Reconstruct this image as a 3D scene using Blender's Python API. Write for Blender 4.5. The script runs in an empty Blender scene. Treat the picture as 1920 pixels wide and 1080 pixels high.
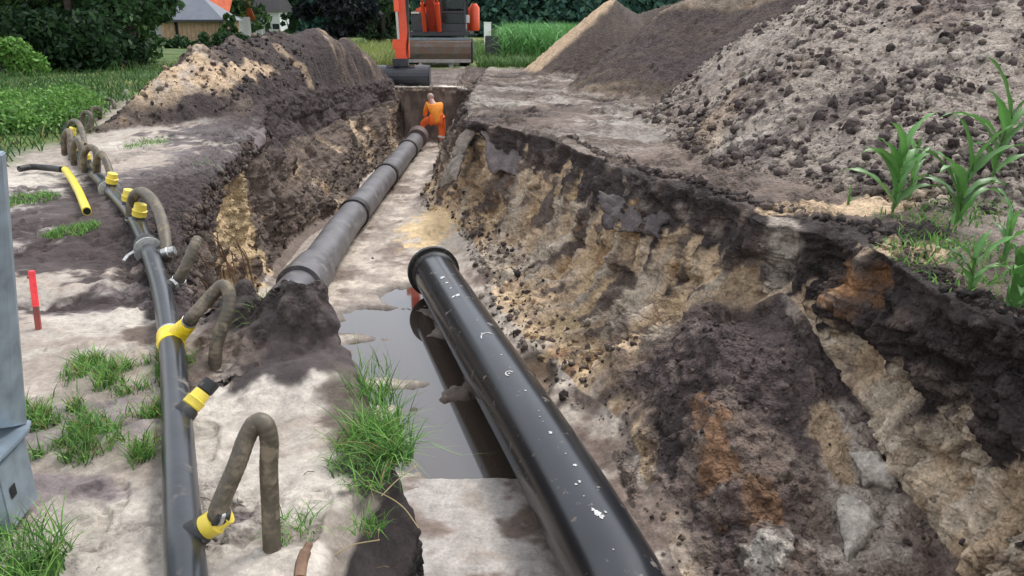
import bpy, bmesh, math, random
import numpy as np
from mathutils import Vector, Matrix, Quaternion
sc = bpy.context.scene
col = sc.collection
random.seed(7)
rng = np.random.default_rng(11)
# ---------------------------------------------------------------- camera, sky, sun, exposure
F_PX = 1450.0
PITCH = math.atan(492 / F_PX)
CAM_H = 1.5
cd = bpy.data.cameras.new('camera'); cam = bpy.data.objects.new('camera', cd); col.objects.link(cam)
cam.location = (0, 0, CAM_H); cam.rotation_euler = (math.pi / 2 - PITCH, 0, 0)
cd.sensor_width = 36; cd.lens = 36 * F_PX / 1920; cd.clip_start = 0.05; cd.clip_end = 3000
sc.camera = cam
SUN_EL, SUN_AZ = math.radians(56), math.radians(40)      # azimuth clockwise from +Y
w = bpy.data.worlds.new('World'); sc.world = w; w.use_nodes = True
nt = w.node_tree; bg = nt.nodes['Background']
sky = nt.nodes.new('ShaderNodeTexSky'); sky.sky_type = 'NISHITA'; sky.sun_disc = False
sky.sun_elevation = SUN_EL; sky.sun_rotation = SUN_AZ; sky.dust_density = 1.0; sky.air_density = 1.1
hs = nt.nodes.new('ShaderNodeHueSaturation'); hs.inputs['Saturation'].default_value = 0.5
nt.links.new(sky.outputs[0], hs.inputs['Color']); cl_ = nt.nodes.new('ShaderNodeMix'); cl_.data_type = 'RGBA'; cl_.inputs['Factor'].default_value = .5
nt.links.new(hs.outputs[0], cl_.inputs['A']); cl_.inputs['B'].default_value = (7.0, 7.05, 7.3, 1)      # thin bright cloud veil
nt.links.new(cl_.outputs['Result'], bg.inputs['Color'])
bg.inputs['Strength'].default_value = 0.15
sd = bpy.data.lights.new('sun', 'SUN'); sun = bpy.data.objects.new('sun', sd); col.objects.link(sun)
sd.energy = 1.5; sd.angle = math.radians(16); sd.color = (1, .97, .93)
sdir = Vector((math.sin(SUN_AZ) * math.cos(SUN_EL), math.cos(SUN_AZ) * math.cos(SUN_EL), math.sin(SUN_EL)))
sun.rotation_euler = sdir.to_track_quat('Z', 'Y').to_euler()
sc.view_settings.view_transform = 'Standard'; sc.view_settings.look = 'None'
sc.view_settings.exposure = 0.84; sc.view_settings.gamma = 1

# ---------------------------------------------------------------- measuring helpers
_s, _c = math.sin(PITCH), math.cos(PITCH)
def G(px, py, z=0.0):
    u = (px - 960) / F_PX; v = (540 - py) / F_PX
    k = (z - CAM_H) / (v * _c - _s)
    return Vector((u * k, k * (_c + v * _s), z))
def GY(px, py, Y):
    u = (px - 960) / F_PX; v = (540 - py) / F_PX
    k = Y / (_c + v * _s)
    return Vector((u * k, Y, CAM_H + k * (v * _c - _s)))
FLOOR = -1.85

# ---------------------------------------------------------------- numpy noise
_P = rng.permutation(256).astype(np.int32); _P = np.concatenate([_P, _P, _P])
_V = rng.random(256).astype(np.float32) * 2 - 1
def vnoise(x, y, z):
    xi = np.floor(x).astype(np.int32); yi = np.floor(y).astype(np.int32); zi = np.floor(z).astype(np.int32)
    fx = (x - xi).astype(np.float32); fy = (y - yi).astype(np.float32); fz = (z - zi).astype(np.float32)
    fx = fx * fx * (3 - 2 * fx); fy = fy * fy * (3 - 2 * fy); fz = fz * fz * (3 - 2 * fz)
    xi &= 255; yi &= 255; zi &= 255
    def h(a, b, c_): return _V[_P[_P[_P[a] + b] + c_]]
    x1 = (xi + 1) & 255; y1 = (yi + 1) & 255; z1 = (zi + 1) & 255
    a = h(xi, yi, zi) * (1 - fx) + h(x1, yi, zi) * fx
    b = h(xi, y1, zi) * (1 - fx) + h(x1, y1, zi) * fx
    c = h(xi, yi, z1) * (1 - fx) + h(x1, yi, z1) * fx
    d = h(xi, y1, z1) * (1 - fx) + h(x1, y1, z1) * fx
    return (a * (1 - fy) + b * fy) * (1 - fz) + (c * (1 - fy) + d * fy) * fz
def fbm(x, y, z, sc_=1.0, o=4, gain=.5):
    r = 0; a = 1.0; t = 0
    for i in range(o):
        r = r + a * vnoise(x * sc_ + 17.3 * i, y * sc_ + 5.1 * i, z * sc_ + 9.7 * i); t += a
        a *= gain; sc_ *= 2.07
    return r / t
def worley(x, y, z, s):
    x = x * s; y = y * s; z = z * s
    xi = np.floor(x).astype(np.int32); yi = np.floor(y).astype(np.int32); zi = np.floor(z).astype(np.int32)
    best = np.full(x.shape, 9., np.float32)
    for a in (-1, 0, 1):
        for b in (-1, 0, 1):
            for c in (-1, 0, 1):
                cx = (xi + a); cy = (yi + b); cz = (zi + c)
                k = _P[_P[(cx & 255)] + (cy & 255)]; h = _P[k + (cz & 255)]
                px_ = cx + _V[h] * .5 + .5; py_ = cy + _V[(h * 7 + 3) & 255] * .5 + .5; pz_ = cz + _V[(h * 13 + 91) & 255] * .5 + .5
                d = (x - px_) ** 2 + (y - py_) ** 2 + (z - pz_) ** 2
                np.minimum(best, d, out=best)
    return np.sqrt(best)
def sstep(a, b, x):
    t = np.clip((x - a) / (b - a), 0, 1); return t * t * (3 - 2 * t)

# ---------------------------------------------------------------- materials
def mat_new(name):
    m = bpy.data.materials.new(name); m.use_nodes = True
    return m, m.node_tree, m.node_tree.nodes['Principled BSDF']
def mat(name, color, rough=.6, metal=0.0, var=.18, scale=6., bump=.15, bscale=40., spec=.5, coat=0.0, bdist=.01, dirt=None, dirt_amt=.5, dirt_scale=3.0, transl=None):
    m, t, b = mat_new(name); N = t.nodes; L = t.links
    tc = N.new('ShaderNodeTexCoord')
    n1 = N.new('ShaderNodeTexNoise'); n1.inputs['Scale'].default_value = scale; n1.inputs['Detail'].default_value = 6
    L.new(tc.outputs['Object'], n1.inputs['Vector'])
    mx = N.new('ShaderNodeMix'); mx.data_type = 'RGBA'
    c = color
    mx.inputs['A'].default_value = (c[0] * (1 - var), c[1] * (1 - var), c[2] * (1 - var), 1)
    mx.inputs['B'].default_value = (min(1, c[0] * (1 + var)), min(1, c[1] * (1 + var)), min(1, c[2] * (1 + var)), 1)
    mr = N.new('ShaderNodeMapRange'); mr.inputs[1].default_value = .3; mr.inputs[2].default_value = .7
    L.new(n1.outputs['Fac'], mr.inputs[0]); L.new(mr.outputs[0], mx.inputs['Factor'])
    out = mx.outputs['Result']
    if dirt:
        n2 = N.new('ShaderNodeTexNoise'); n2.inputs['Scale'].default_value = dirt_scale; n2.inputs['Detail'].default_value = 8; n2.inputs['Roughness'].default_value = .65
        L.new(tc.outputs['Object'], n2.inputs['Vector'])
        r2 = N.new('ShaderNodeMapRange'); r2.inputs[1].default_value = .72 - .35 * dirt_amt; r2.inputs[2].default_value = .82 - .35 * dirt_amt
        L.new(n2.outputs['Fac'], r2.inputs[0])
        m2 = N.new('ShaderNodeMix'); m2.data_type = 'RGBA'; L.new(r2.outputs[0], m2.inputs['Factor']); L.new(out, m2.inputs['A']); m2.inputs['B'].default_value = (*dirt, 1)
        out = m2.outputs['Result']
        r3 = N.new('ShaderNodeMapRange'); r3.inputs[3].default_value = rough; r3.inputs[4].default_value = .9
        L.new(r2.outputs[0], r3.inputs[0]); L.new(r3.outputs[0], b.inputs['Roughness'])
    else:
        b.inputs['Roughness'].default_value = rough
    L.new(out, b.inputs['Base Color'])
    b.inputs['Metallic'].default_value = metal
    b.inputs['Specular IOR Level'].default_value = spec
    if coat: b.inputs['Coat Weight'].default_value = coat
    if bump:
        n3 = N.new('ShaderNodeTexNoise'); n3.inputs['Scale'].default_value = bscale; n3.inputs['Detail'].default_value = 5
        L.new(tc.outputs['Object'], n3.inputs['Vector'])
        bp = N.new('ShaderNodeBump'); bp.inputs['Strength'].default_value = bump; bp.inputs['Distance'].default_value = bdist
        L.new(n3.outputs['Fac'], bp.inputs['Height']); L.new(bp.outputs[0], b.inputs['Normal'])
    return m
def mat_attr(name, rough=.9, spec=.25, bump=.5, bscale=60., bdist=.012, var=.35, vscale=45., transl=0.0):
    """colour from the mesh's own 'col' attribute times fine noise; wetness in alpha"""
    m, t, b = mat_new(name); N = t.nodes; L = t.links
    at = N.new('ShaderNodeAttribute'); at.attribute_name = 'col'
    ge = N.new('ShaderNodeNewGeometry')
    n1 = N.new('ShaderNodeTexNoise'); n1.inputs['Scale'].default_value = vscale; n1.inputs['Detail'].default_value = 5; n1.inputs['Roughness'].default_value = .7
    L.new(ge.outputs['Position'], n1.inputs['Vector'])
    r = N.new('ShaderNodeMapRange'); r.inputs[1].default_value = .3; r.inputs[2].default_value = .7; r.inputs[3].default_value = 1 - var; r.inputs[4].default_value = 1 + var
    L.new(n1.outputs['Fac'], r.inputs[0])
    mx = N.new('ShaderNodeVectorMath'); mx.operation = 'SCALE'
    L.new(at.outputs['Color'], mx.inputs[0]); L.new(r.outputs[0], mx.inputs['Scale'])
    L.new(mx.outputs[0], b.inputs['Base Color'])
    r2 = N.new('ShaderNodeMapRange'); r2.inputs[3].default_value = rough; r2.inputs[4].default_value = .18
    L.new(at.outputs['Alpha'], r2.inputs[0]); L.new(r2.outputs[0], b.inputs['Roughness'])
    b.inputs['Specular IOR Level'].default_value = spec
    if bump:
        n3 = N.new('ShaderNodeTexNoise'); n3.inputs['Scale'].default_value = bscale; n3.inputs['Detail'].default_value = 6; n3.inputs['Roughness'].default_value = .65
        L.new(ge.outputs['Position'], n3.inputs['Vector'])
        bp = N.new('ShaderNodeBump'); bp.inputs['Strength'].default_value = bump; bp.inputs['Distance'].default_value = bdist
        L.new(n3.outputs['Fac'], bp.inputs['Height']); L.new(bp.outputs[0], b.inputs['Normal'])
    if transl:
        tr = N.new('ShaderNodeBsdfTranslucent'); L.new(mx.outputs[0], tr.inputs['Color'])
        ms = N.new('ShaderNodeMixShader'); ms.inputs[0].default_value = transl
        o = N['Material Output']; L.new(b.outputs[0], ms.inputs[1]); L.new(tr.outputs[0], ms.inputs[2]); L.new(ms.outputs[0], o.inputs[0])
    return m

def mat_soil():
    m, t, b = mat_new('soil'); N = t.nodes; L = t.links
    at = N.new('ShaderNodeAttribute'); at.attribute_name = 'col'; ge = N.new('ShaderNodeNewGeometry')
    def noise(scale, det, ro):
        n = N.new('ShaderNodeTexNoise'); n.inputs['Scale'].default_value = scale; n.inputs['Detail'].default_value = det; n.inputs['Roughness'].default_value = ro
        L.new(ge.outputs['Position'], n.inputs['Vector']); return n.outputs['Fac']
    def mr(x, a, b_, c, d):
        r = N.new('ShaderNodeMapRange'); r.inputs[1].default_value = a; r.inputs[2].default_value = b_; r.inputs[3].default_value = c; r.inputs[4].default_value = d; L.new(x, r.inputs[0]); return r.outputs[0]
    def mul(x, y):
        n = N.new('ShaderNodeMath'); n.operation = 'MULTIPLY'; L.new(x, n.inputs[0]); L.new(y, n.inputs[1]); return n.outputs[0]
    a = noise(5, 14, .82); bb = noise(38, 6, .75); c = noise(16, 8, .7)
    f = mul(mr(a, .36, .64, .72, 1.68), mr(bb, .36, .64, .76, 1.34))
    f = mul(f, mr(c, .60, .68, 1.0, .6))
    ag = N.new('ShaderNodeAttribute'); ag.attribute_name = 'grit'; grit = ag.outputs['Fac']
    lf = N.new('ShaderNodeMix'); lf.data_type = 'FLOAT'; L.new(mr(grit, 0, 1, .55, 1.0), lf.inputs['Factor']); lf.inputs['A'].default_value = 1.12; L.new(f, lf.inputs['B']); f = lf.outputs['Result']
    def voro(scale):
        n = N.new('ShaderNodeTexVoronoi'); n.inputs['Scale'].default_value = scale; wv = N.new('ShaderNodeVectorMath'); wv.operation = 'ADD'
        nn = N.new('ShaderNodeTexNoise'); nn.inputs['Scale'].default_value = scale * .7; nn.inputs['Detail'].default_value = 3; L.new(ge.outputs['Position'], nn.inputs['Vector'])
        ms = N.new('ShaderNodeVectorMath'); ms.operation = 'SCALE'; ms.inputs['Scale'].default_value = .9 / scale; L.new(nn.outputs['Color'], ms.inputs[0])
        L.new(ge.outputs['Position'], wv.inputs[0]); L.new(ms.outputs[0], wv.inputs[1]); L.new(wv.outputs[0], n.inputs['Vector']); return n.outputs['Distance']
    v1 = voro(16); v2 = voro(44)
    sc2 = N.new('ShaderNodeVectorMath'); sc2.operation = 'SCALE'; L.new(at.outputs['Color'], sc2.inputs[0]); L.new(f, sc2.inputs['Scale'])
    L.new(sc2.outputs[0], b.inputs['Base Color'])
    L.new(mr(at.outputs['Alpha'], 0, 1, .85, .2), b.inputs['Roughness']); b.inputs['Specular IOR Level'].default_value = .32
    b1 = N.new('ShaderNodeBump'); b1.inputs['Strength'].default_value = .8; b1.inputs['Distance'].default_value = .05; L.new(a, b1.inputs['Height']); L.new(mr(grit, 0, 1, .35, .9), b1.inputs['Strength'])
    b2 = N.new('ShaderNodeBump'); b2.inputs['Strength'].default_value = .7; b2.inputs['Distance'].default_value = .02; L.new(bb, b2.inputs['Height']); L.new(b1.outputs[0], b2.inputs['Normal'])
    L.new(mr(grit, 0, 1, .5, .8), b2.inputs['Strength'])
    b3 = N.new('ShaderNodeBump'); b3.invert = True; b3.inputs['Distance'].default_value = .05; L.new(v1, b3.inputs['Height']); L.new(mr(grit, .25, 1, 0, .75), b3.inputs['Strength']); L.new(b2.outputs[0], b3.inputs['Normal'])
    b4 = N.new('ShaderNodeBump'); b4.invert = True; b4.inputs['Distance'].default_value = .02; L.new(v2, b4.inputs['Height']); L.new(mr(grit, .15, 1, 0, .8), b4.inputs['Strength']); L.new(b3.outputs[0], b4.inputs['Normal'])
    L.new(b4.outputs[0], b.inputs['Normal'])
    return m

# ---------------------------------------------------------------- object helpers
def tag(o, label=None, cat=None, group=None, kind=None):
    if label: o['label'] = label
    if cat: o['category'] = cat
    if group: o['group'] = group
    if kind: o['kind'] = kind
    return o
def empty(name, loc=(0, 0, 0), rz=0):
    o = bpy.data.objects.new(name, None); col.objects.link(o); o.location = loc; o.rotation_euler = (0, 0, rz); o.empty_display_size = .1
    return o
def mesh_np(name, V, Fc, m, parent=None, color=None, smooth=True, grit=None):
    """V (n,3) array; Fc (k,3|4) int array or list of such arrays"""
    V = np.asarray(V, np.float32)
    if not isinstance(Fc, list): Fc = [Fc]
    Fc = [np.asarray(f, np.int32) for f in Fc if len(f)]
    me = bpy.data.meshes.new(name)
    me.vertices.add(len(V)); me.vertices.foreach_set('co', V.ravel())
    tot = np.concatenate([np.full(len(f), f.shape[1], np.int32) for f in Fc])
    idx = np.concatenate([f.ravel() for f in Fc])
    me.loops.add(len(idx)); me.loops.foreach_set('vertex_index', idx)
    me.polygons.add(len(tot))
    me.polygons.foreach_set('loop_start', np.concatenate([[0], np.cumsum(tot)[:-1]]).astype(np.int32))
    me.polygons.foreach_set('loop_total', tot)
    me.polygons.foreach_set('use_smooth', np.full(len(tot), smooth))
    if color is not None:
        c4 = np.ones((len(V), 4), np.float32); c4[:, :color.shape[1]] = color
        if color.shape[1] == 3: c4[:, 3] = 0
        a = me.color_attributes.new('col', 'FLOAT_COLOR', 'POINT'); a.data.foreach_set('color', c4.ravel())
    if grit is not None:
        a = me.attributes.new('grit', 'FLOAT', 'POINT'); a.data.foreach_set('value', np.asarray(grit, np.float32).ravel())
    me.update(calc_edges=True); me.validate()
    me.materials.append(m)
    o = bpy.data.objects.new(name, me); col.objects.link(o)
    if parent: o.parent = parent
    return o
class MB:
    def __init__(s): s.v = []; s.f = []
    def add(s, v, f):
        n = len(s.v); s.v += [tuple(p) for p in v]; s.f += [tuple(i + n for i in q) for q in f]; return s
    def box(s, c, d, rot=None, bev=0.0):
        """centre, full dims, optional Matrix"""
        bm = bmesh.new(); bmesh.ops.create_cube(bm, size=1)
        bmesh.ops.scale(bm, vec=Vector(d), verts=bm.verts)
        if bev > 0: bmesh.ops.bevel(bm, geom=bm.edges[:], offset=bev, segments=2, affect='EDGES', profile=.5)
        R = (rot.to_4x4() if rot is not None else Matrix.Identity(4))
        bm.transform(Matrix.Translation(Vector(c)) @ R)
        bm.verts.index_update()
        s.add([v.co.copy() for v in bm.verts], [[v.index for v in f.verts] for f in bm.faces]); bm.free(); return s
    def tube(s, pts, r, n=12, cap=True, inner=None):
        pts = [Vector(p) for p in pts]; k = len(pts)
        rs = r if hasattr(r, '__len__') else [r] * k
        T = []
        for i in range(k):
            a = pts[max(0, i - 1)]; b = pts[min(k - 1, i + 1)]; d = (b - a); T.append(d.normalized() if d.length > 1e-9 else Vector((0, 0, 1)))
        up = Vector((0, 0, 1)) if abs(T[0].z) < .9 else Vector((1, 0, 0))
        nrm = (up - T[0] * up.dot(T[0])).normalized()
        V = []; Fc = []
        for i in range(k):
            if i: nrm = (nrm - T[i] * nrm.dot(T[i])).normalized()
            bn = T[i].cross(nrm)
            for j in range(n):
                a = 2 * math.pi * j / n
                V.append(pts[i] + (nrm * math.cos(a) + bn * math.sin(a)) * rs[i])
        for i in range(k - 1):
            for j in range(n):
                j2 = (j + 1) % n
                Fc.append((i * n + j, i * n + j2, (i + 1) * n + j2, (i + 1) * n + j))
        if cap:
            Fc.append(tuple(reversed(range(n)))); Fc.append(tuple((k - 1) * n + j for j in range(n)))
        return s.add(V, Fc)
    def prism(s, poly, axis, a, b):
        """poly of 2D points extruded along axis between a and b. axis 'x': poly=(y,z); 'y': (x,z); 'z': (x,y)"""
        def mk(p, t):
            return {'x': (t, p[0], p[1]), 'y': (p[0], t, p[1]), 'z': (p[0], p[1], t)}[axis]
        n = len(poly); V = [mk(p, a) for p in poly] + [mk(p, b) for p in poly]
        Fc = [tuple(range(n)), tuple(reversed(range(n, 2 * n)))] + [(i, i + n, (i + 1) % n + n, (i + 1) % n) for i in range(n)]
        return s.add(V, Fc)
    def build(s, name, m, parent=None, smooth=False, bev=0.0, loc=None):
        me = bpy.data.meshes.new(name); me.from_pydata(s.v, [], s.f)
        bm = bmesh.new(); bm.from_mesh(me)
        bmesh.ops.recalc_face_normals(bm, faces=bm.faces)
        if bev: bmesh.ops.bevel(bm, geom=[e for e in bm.edges if len(e.link_faces) == 2 and e.calc_face_angle(0) > .6], offset=bev, segments=2, affect='EDGES')
        bm.to_mesh(me); bm.free()
        me.materials.append(m)
        if smooth:
            me.polygons.foreach_set('use_smooth', [True] * len(me.polygons))
            try: me.set_sharp_from_angle(angle=math.radians(40))
            except Exception: pass
        o = bpy.data.objects.new(name, me); col.objects.link(o)
        if parent: o.parent = parent
        if loc: o.location = loc
        return o
def catmull(P, n=8):
    P = [Vector(p) for p in P]; Q = [P[0] * 2 - P[1]] + P + [P[-1] * 2 - P[-2]]; R = []
    for i in range(1, len(Q) - 2):
        for j in range(n):
            t = j / n; a, b, c, d = Q[i - 1], Q[i], Q[i + 1], Q[i + 2]
            R.append(.5 * ((2 * b) + (c - a) * t + (2 * a - 5 * b + 4 * c - d) * t * t + (3 * b - a - 3 * c + d) * t ** 3))
    R.append(P[-1]); return R

# ================================================================ TERRAIN
DARK = np.array((.040, .030, .028)); MID = np.array((.138, .104, .084)); PURP = np.array((.155, .128, .125))
GREY = np.array((.34, .287, .24)); PALE = np.array((.52, .465, .40)); TAN = np.array((.47, .345, .225))
YEL = np.array((.52, .385, .22)); ORG = np.array((.30, .15, .065)); GREENG = np.array((.06, .11, .03))
lipL = [(-.48, .2, 0)] + [tuple(G(*a)) for a in [(632, 1080, 0), (668, 1000, 0), (705, 930, 0), (752, 870, 0), (735, 800, 0), (700, 720, .0), (600, 640, 0), (480, 612, 0), (370, 575, 0), (335, 500, 0), (318, 440, 0), (345, 395, 0), (390, 340, -.02), (430, 290, -.05), (490, 232, .05)]] + [(-4.45, 14.2, .2), (-4.3, 17, .2), (-4.0, 20, .1), (-3.6, 24, -.02), (-3.6, 40, 0)]
baseL = [(.1, .2), (-.1, 2.4), (-.4, 3.1), (-1.0, 4.0), (-2.0, 5.0), (-2.75, 6.2), (-3.05, 7.6), (-3.35, 9.3), (-3.55, 10.85), (-3.6, 12.6), (-3.2, 14.4), (-3.2, 15.6), (-3.45, 17), (-3.3, 20), (-3.35, 23.6), (-3.35, 40)]
baseR = [(1.2, .2), (1.1, 3.0), (.99, 4.11), (.84, 5.62), (.51, 6.69), (.22, 7.43), (-.19, 8.68), (-.45, 10.5), (-.81, 12.68), (-1.55, 14.3), (-1.75, 15.2), (-1.8, 19), (-1.75, 23.6), (-1.7, 40)]
midR = [(1.8, .2, -1.6), (1.75, 3.2, -1.55), (1.65, 4.2, -1.5), (1.6, 4.9, -1.2), (1.55, 5.4, -.95), (1.45, 6.0, -.95), (1.25, 6.6, -1.15), (1.0, 7.2, -1.4), (.68, 8.0, -1.4), (.42, 9.4, -1.4), (.12, 10.9, -1.35), (-.5, 12.5, -1.2), (-.98, 13.6, -1.1), (-1.45, 15.4, -1.0), (-1.5, 23.6, -1.0), (-1.5, 40, -1.0)]
wbR = [(2.45, .2, -1.5), (2.46, 3.5, -1.42), (2.5, 4.3, -1.32), (2.44, 5.0, -1.1), (2.36, 5.7, -.78), (2.2, 6.1, -.5), (1.9, 6.5, -.6), (1.48, 7.2, -.95), (1.02, 8.0, -1.0), (.76, 9.4, -1.0), (.36, 10.9, -.95), (-.42, 12.6, -.7), (-.9, 14, -.5), (-1.1, 15.4, -.35), (-1.15, 23.6, -.3), (-1.1, 40, -.3)]
lipR = [(2.72, .2, 0), (2.62, 3.45, 0), (2.57, 3.97, 0), (2.55, 4.63, 0), (2.54, 5.3, 0), (2.62, 5.84, .02), (2.36, 6.3, -.02), (2.15, 6.55, -.02), (1.76, 7.26, 0), (1.28, 8.05, 0), (1.05, 9.4, .0), (.62, 10.93, 0), (-.1, 12.3, 0), (-.67, 13.19, 0), (-.92, 15.45, 0), (-.95, 23.6, -.02), (-.95, 40, 0)]
ys = np.concatenate([np.linspace(-60, .2, 10)[:-1], np.exp(np.linspace(math.log(.35), math.log(23.3), 1250)) - .15 * 0, np.linspace(23.35, 25.2, 60), np.exp(np.linspace(math.log(25.3), math.log(60), 90)), np.geomspace(66, 1500, 16)])
def curve(K, i, smooth=6):
    K = sorted(K, key=lambda k: k[1]); v = np.interp(ys, [k[1] for k in K], [k[i] for k in K])
    k = np.exp(-np.linspace(-2, 2, smooth * 2 + 1) ** 2); k /= k.sum()
    return np.convolve(np.pad(v, smooth, mode='edge'), k, 'valid')
z0 = ys * 0
lx = curve(lipL, 0, 10); lz = curve(lipL, 2, 10); rx = curve(lipR, 0, 10); rz_ = curve(lipR, 2)
wob = fbm(ys * 1.7, z0, z0, 1, 4) * .13; wob2 = fbm(ys * 1.5, z0 + 50, z0, 1, 4) * .13
fade = sstep(1.5, 3.5, ys)
lx = lx - .08 * sstep(2.6, 2.2, ys) + wob * (.3 + .7 * fade); rx = rx + wob2 * (.4 + .4 * fade)
bl = curve([(a, b, 0) for a, b in baseL], 0, 10); br = curve([(a, b, 0) for a, b in baseR], 0, 10) + wob * .8
bl = np.where(ys < 6.3, np.maximum(bl, lx + .04), bl)
mxx = curve(midR, 0, 8); mz = curve(midR, 2, 8); wx = curve(wbR, 0, 8); wz = curve(wbR, 2, 8)
# the far end of the trench: everything rises to the surface
up = sstep(23.9, 24.25, ys); up2 = sstep(24.2, 27.5, ys)
ztop = -.28 * (1 - up2)
def rise(z): return z * (1 - up) + ztop * up
keys = [  # x, z, columns to the next key
    (z0 - 900, z0, 12), (-(.9 * ys.clip(0) + 2.2), z0, 330), (lx, lz, 16), (lx + .05 + .17 * sstep(2.6, 2.2, ys), np.minimum(lz - .25 - .1 * sstep(2.6, 2.2, ys), rise(z0 - .3)), 110),
    (bl, rise(z0 + FLOOR + .12), 14), (bl + .22, rise(z0 + FLOOR), 120), (br - .25, rise(z0 + FLOOR), 14),
    (br, rise(z0 + FLOOR + .1), 70), (mxx, rise(mz), 130), (wx, rise(wz), 110), (rx, rz_, 330), (.9 * ys.clip(0) + 2.2, z0, 12), (z0 + 900, z0, 0)]
keys = [(np.array(a, float), np.array(b, float), n) for a, b, n in keys]
keys[3] = (keys[3][0], np.where(ys > 24, np.minimum(lz, rise(z0 - .3)), keys[3][1]), keys[3][2])
X = []; Z = []; seg = []
for i in range(len(keys) - 1):
    x0, zz0, n = keys[i]; x1, zz1, _ = keys[i + 1]
    for j in range(n):
        t = j / n
        if i == 0: t = 1 - (1 - t) ** 3
        if i == 11: t = t ** 3
        X.append(x0 + (x1 - x0) * t); Z.append(zz0 + (zz1 - zz0) * t); seg.append(i + j / n)
X.append(keys[-1][0]); Z.append(keys[-1][1]); seg.append(12)
X = np.array(X).T; Z = np.array(Z).T; seg = np.array(seg)[None, :].repeat(len(ys), 0)
Y = ys[:, None].repeat(X.shape[1], 1)
NR, NC = X.shape
# smooth profile corners a little across the section (not at the ends)
def smooth_cols(A, k=5):
    ker = np.exp(-np.linspace(-2, 2, 2 * k + 1) ** 2); ker /= ker.sum()
    B = A.copy(); P = A[:, 200:NC - 200]
    acc = sum(ker[j] * A[:, 200 - k + j:NC - 200 - k + j] for j in range(2 * k + 1))
    B[:, 200:NC - 200] = acc; return B
X = smooth_cols(X); Z = smooth_cols(Z)
Xb, Zb = X.copy(), Z.copy()
# ---- spoil heaps: crests with a slope on either side
def ridge(X, Y, P, slope, wob=0.0, soft=.25, near=None):
    h = np.full(X.shape, -9.0)
    for (ax, ay, ah), (bx, by, bh) in zip(P[:-1], P[1:]):
        dx, dy = bx - ax, by - ay; L2 = dx * dx + dy * dy
        t = np.clip(((X - ax) * dx + (Y - ay) * dy) / L2, 0, 1)
        d = np.hypot(X - (ax + t * dx), Y - (ay + t * dy))
        sl = slope if near is None else slope + (near - slope) * sstep(-.1, .7, ((X - ax - t * dx) * .45 - (Y - ay - t * dy) * .9) / (d + .01))
        hh = ah + (bh - ah) * t - sl * (np.sqrt(d * d + soft * soft) - soft)
        h = np.maximum(h, hh)
    return h
def nearband(seg, Y): return sstep(7.2, 7.8, seg) * sstep(9.3, 8.9, seg) * (Y < 7)
def pos(h, k=.12):   # soft clamp at 0 for concave feet
    return np.where(h > k, h, np.where(h > -k, (h + k) ** 2 / (4 * k), 0))
lump = fbm(X, Y, Z * 0, .55, 3)
LH = [(-6.4, 10.9, -.1), (-5.85, 12.4, .72), (-5.45, 13.9, 1.13), (-5.55, 16, 1.25), (-4.85, 19, 1.42), (-4.6, 21.5, 1.3), (-4.25, 24, .85), (-3.95, 27, .1)]
hl = ridge(X, Y, LH, .80, soft=.08) + lump * .2 - .30 + .10 * fbm(X, Y * .8, Z * 0, 2.2, 3) + .55 * np.abs(fbm(X * .7 + Y * .6, Y * .5, Z * 0, 1.2, 3)) - .07
hl = pos(hl) * sstep(0.0, -.25, X - lx[:, None]) * (Y > 8)
CH = [(2.35, 10.7, -.1), (3.95, 12.0, 1.05), (5.25, 13.0, 2.25), (7, 14.0, 3.2), (14, 16.2, 3.8)]
hc = ridge(X, Y, CH, .75, soft=.15, near=.37) + lump * .25
hc2 = ridge(X, Y, [(3.1, 7.6, -.05), (5, 9.0, .35), (9, 10.5, .6)], .22, soft=.6)
hb = ridge(X, Y, [(2.7, 25.5, -.1), (3.5, 21.5, 1.15), (4.15, 19.2, 2.1), (7, 18.5, 3.2), (14, 20, 3.4)], .74, soft=.2) + lump * .2
ha = ridge(X, Y, [(.55, 29.6, -.05), (2.0, 28.0, 1.25), (3.3, 27.0, 2.3), (4.2, 27.3, 1.9), (6, 27.5, 2.5)], .80, soft=.12) + lump * .12
Rm = sstep(0.0, .5, X - rx[:, None])
hr = np.maximum(np.maximum(pos(hc, .2), pos(hc2, .2)), np.maximum(pos(hb), pos(ha))) * Rm * (seg > 9.5)
which = np.argmax(np.stack([hc, hb, ha, np.zeros_like(ha)]), 0)
Z = Z + hl + hr
Z = Z + .05 * fbm(X, Y, Z * 0, 2.8, 4) * nearband(seg, Y)
# ---- local bumps and hollows (world-space blobs)
def blobw(px, py, z, r, ry=None, e=.35, n=None):
    c = G(px, py, z); ry = ry or r
    d = np.sqrt(((Xb - c.x) / r) ** 2 + ((Y - c.y) / ry) ** 2)
    if n is not None: d = d + n * e
    return d
n_big = fbm(X + 31, Y, Z, 1.3, 3); nz = fbm(X, Y, Z, 2.3, 4); nzf = fbm(X, Y, Z, 7., 3)
def gauss(px, py, z, r, ry, h):
    c = G(px, py, z); global Z
    Z = Z + h * np.exp(-(((Xb - c.x) / r) ** 2 + ((Y - c.y) / ry) ** 2)) * (np.abs(Y - c.y) < 4 * max(r, ry))
onL = (seg < 3)
c = G(585, 640, .15)
gz = np.maximum(np.exp(-(((Xb + 1.02) / .30) ** 2 + ((Y - 3.72) / .30) ** 2) ** 1.5), .6 * np.exp(-(((Xb + 1.36) / .24) ** 2 + ((Y - 3.85) / .22) ** 2)))
gz = np.maximum(gz, .35 * np.exp(-(((Xb + .82) / .16) ** 2 + ((Y - 3.3) / .3) ** 2)))
Z = Z + gz * .36 * (.7 + .9 * nz) * sstep(.35, 0, Xb - lx[:, None])
gauss(560, 690, .1, .3, .2, .10)
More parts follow.
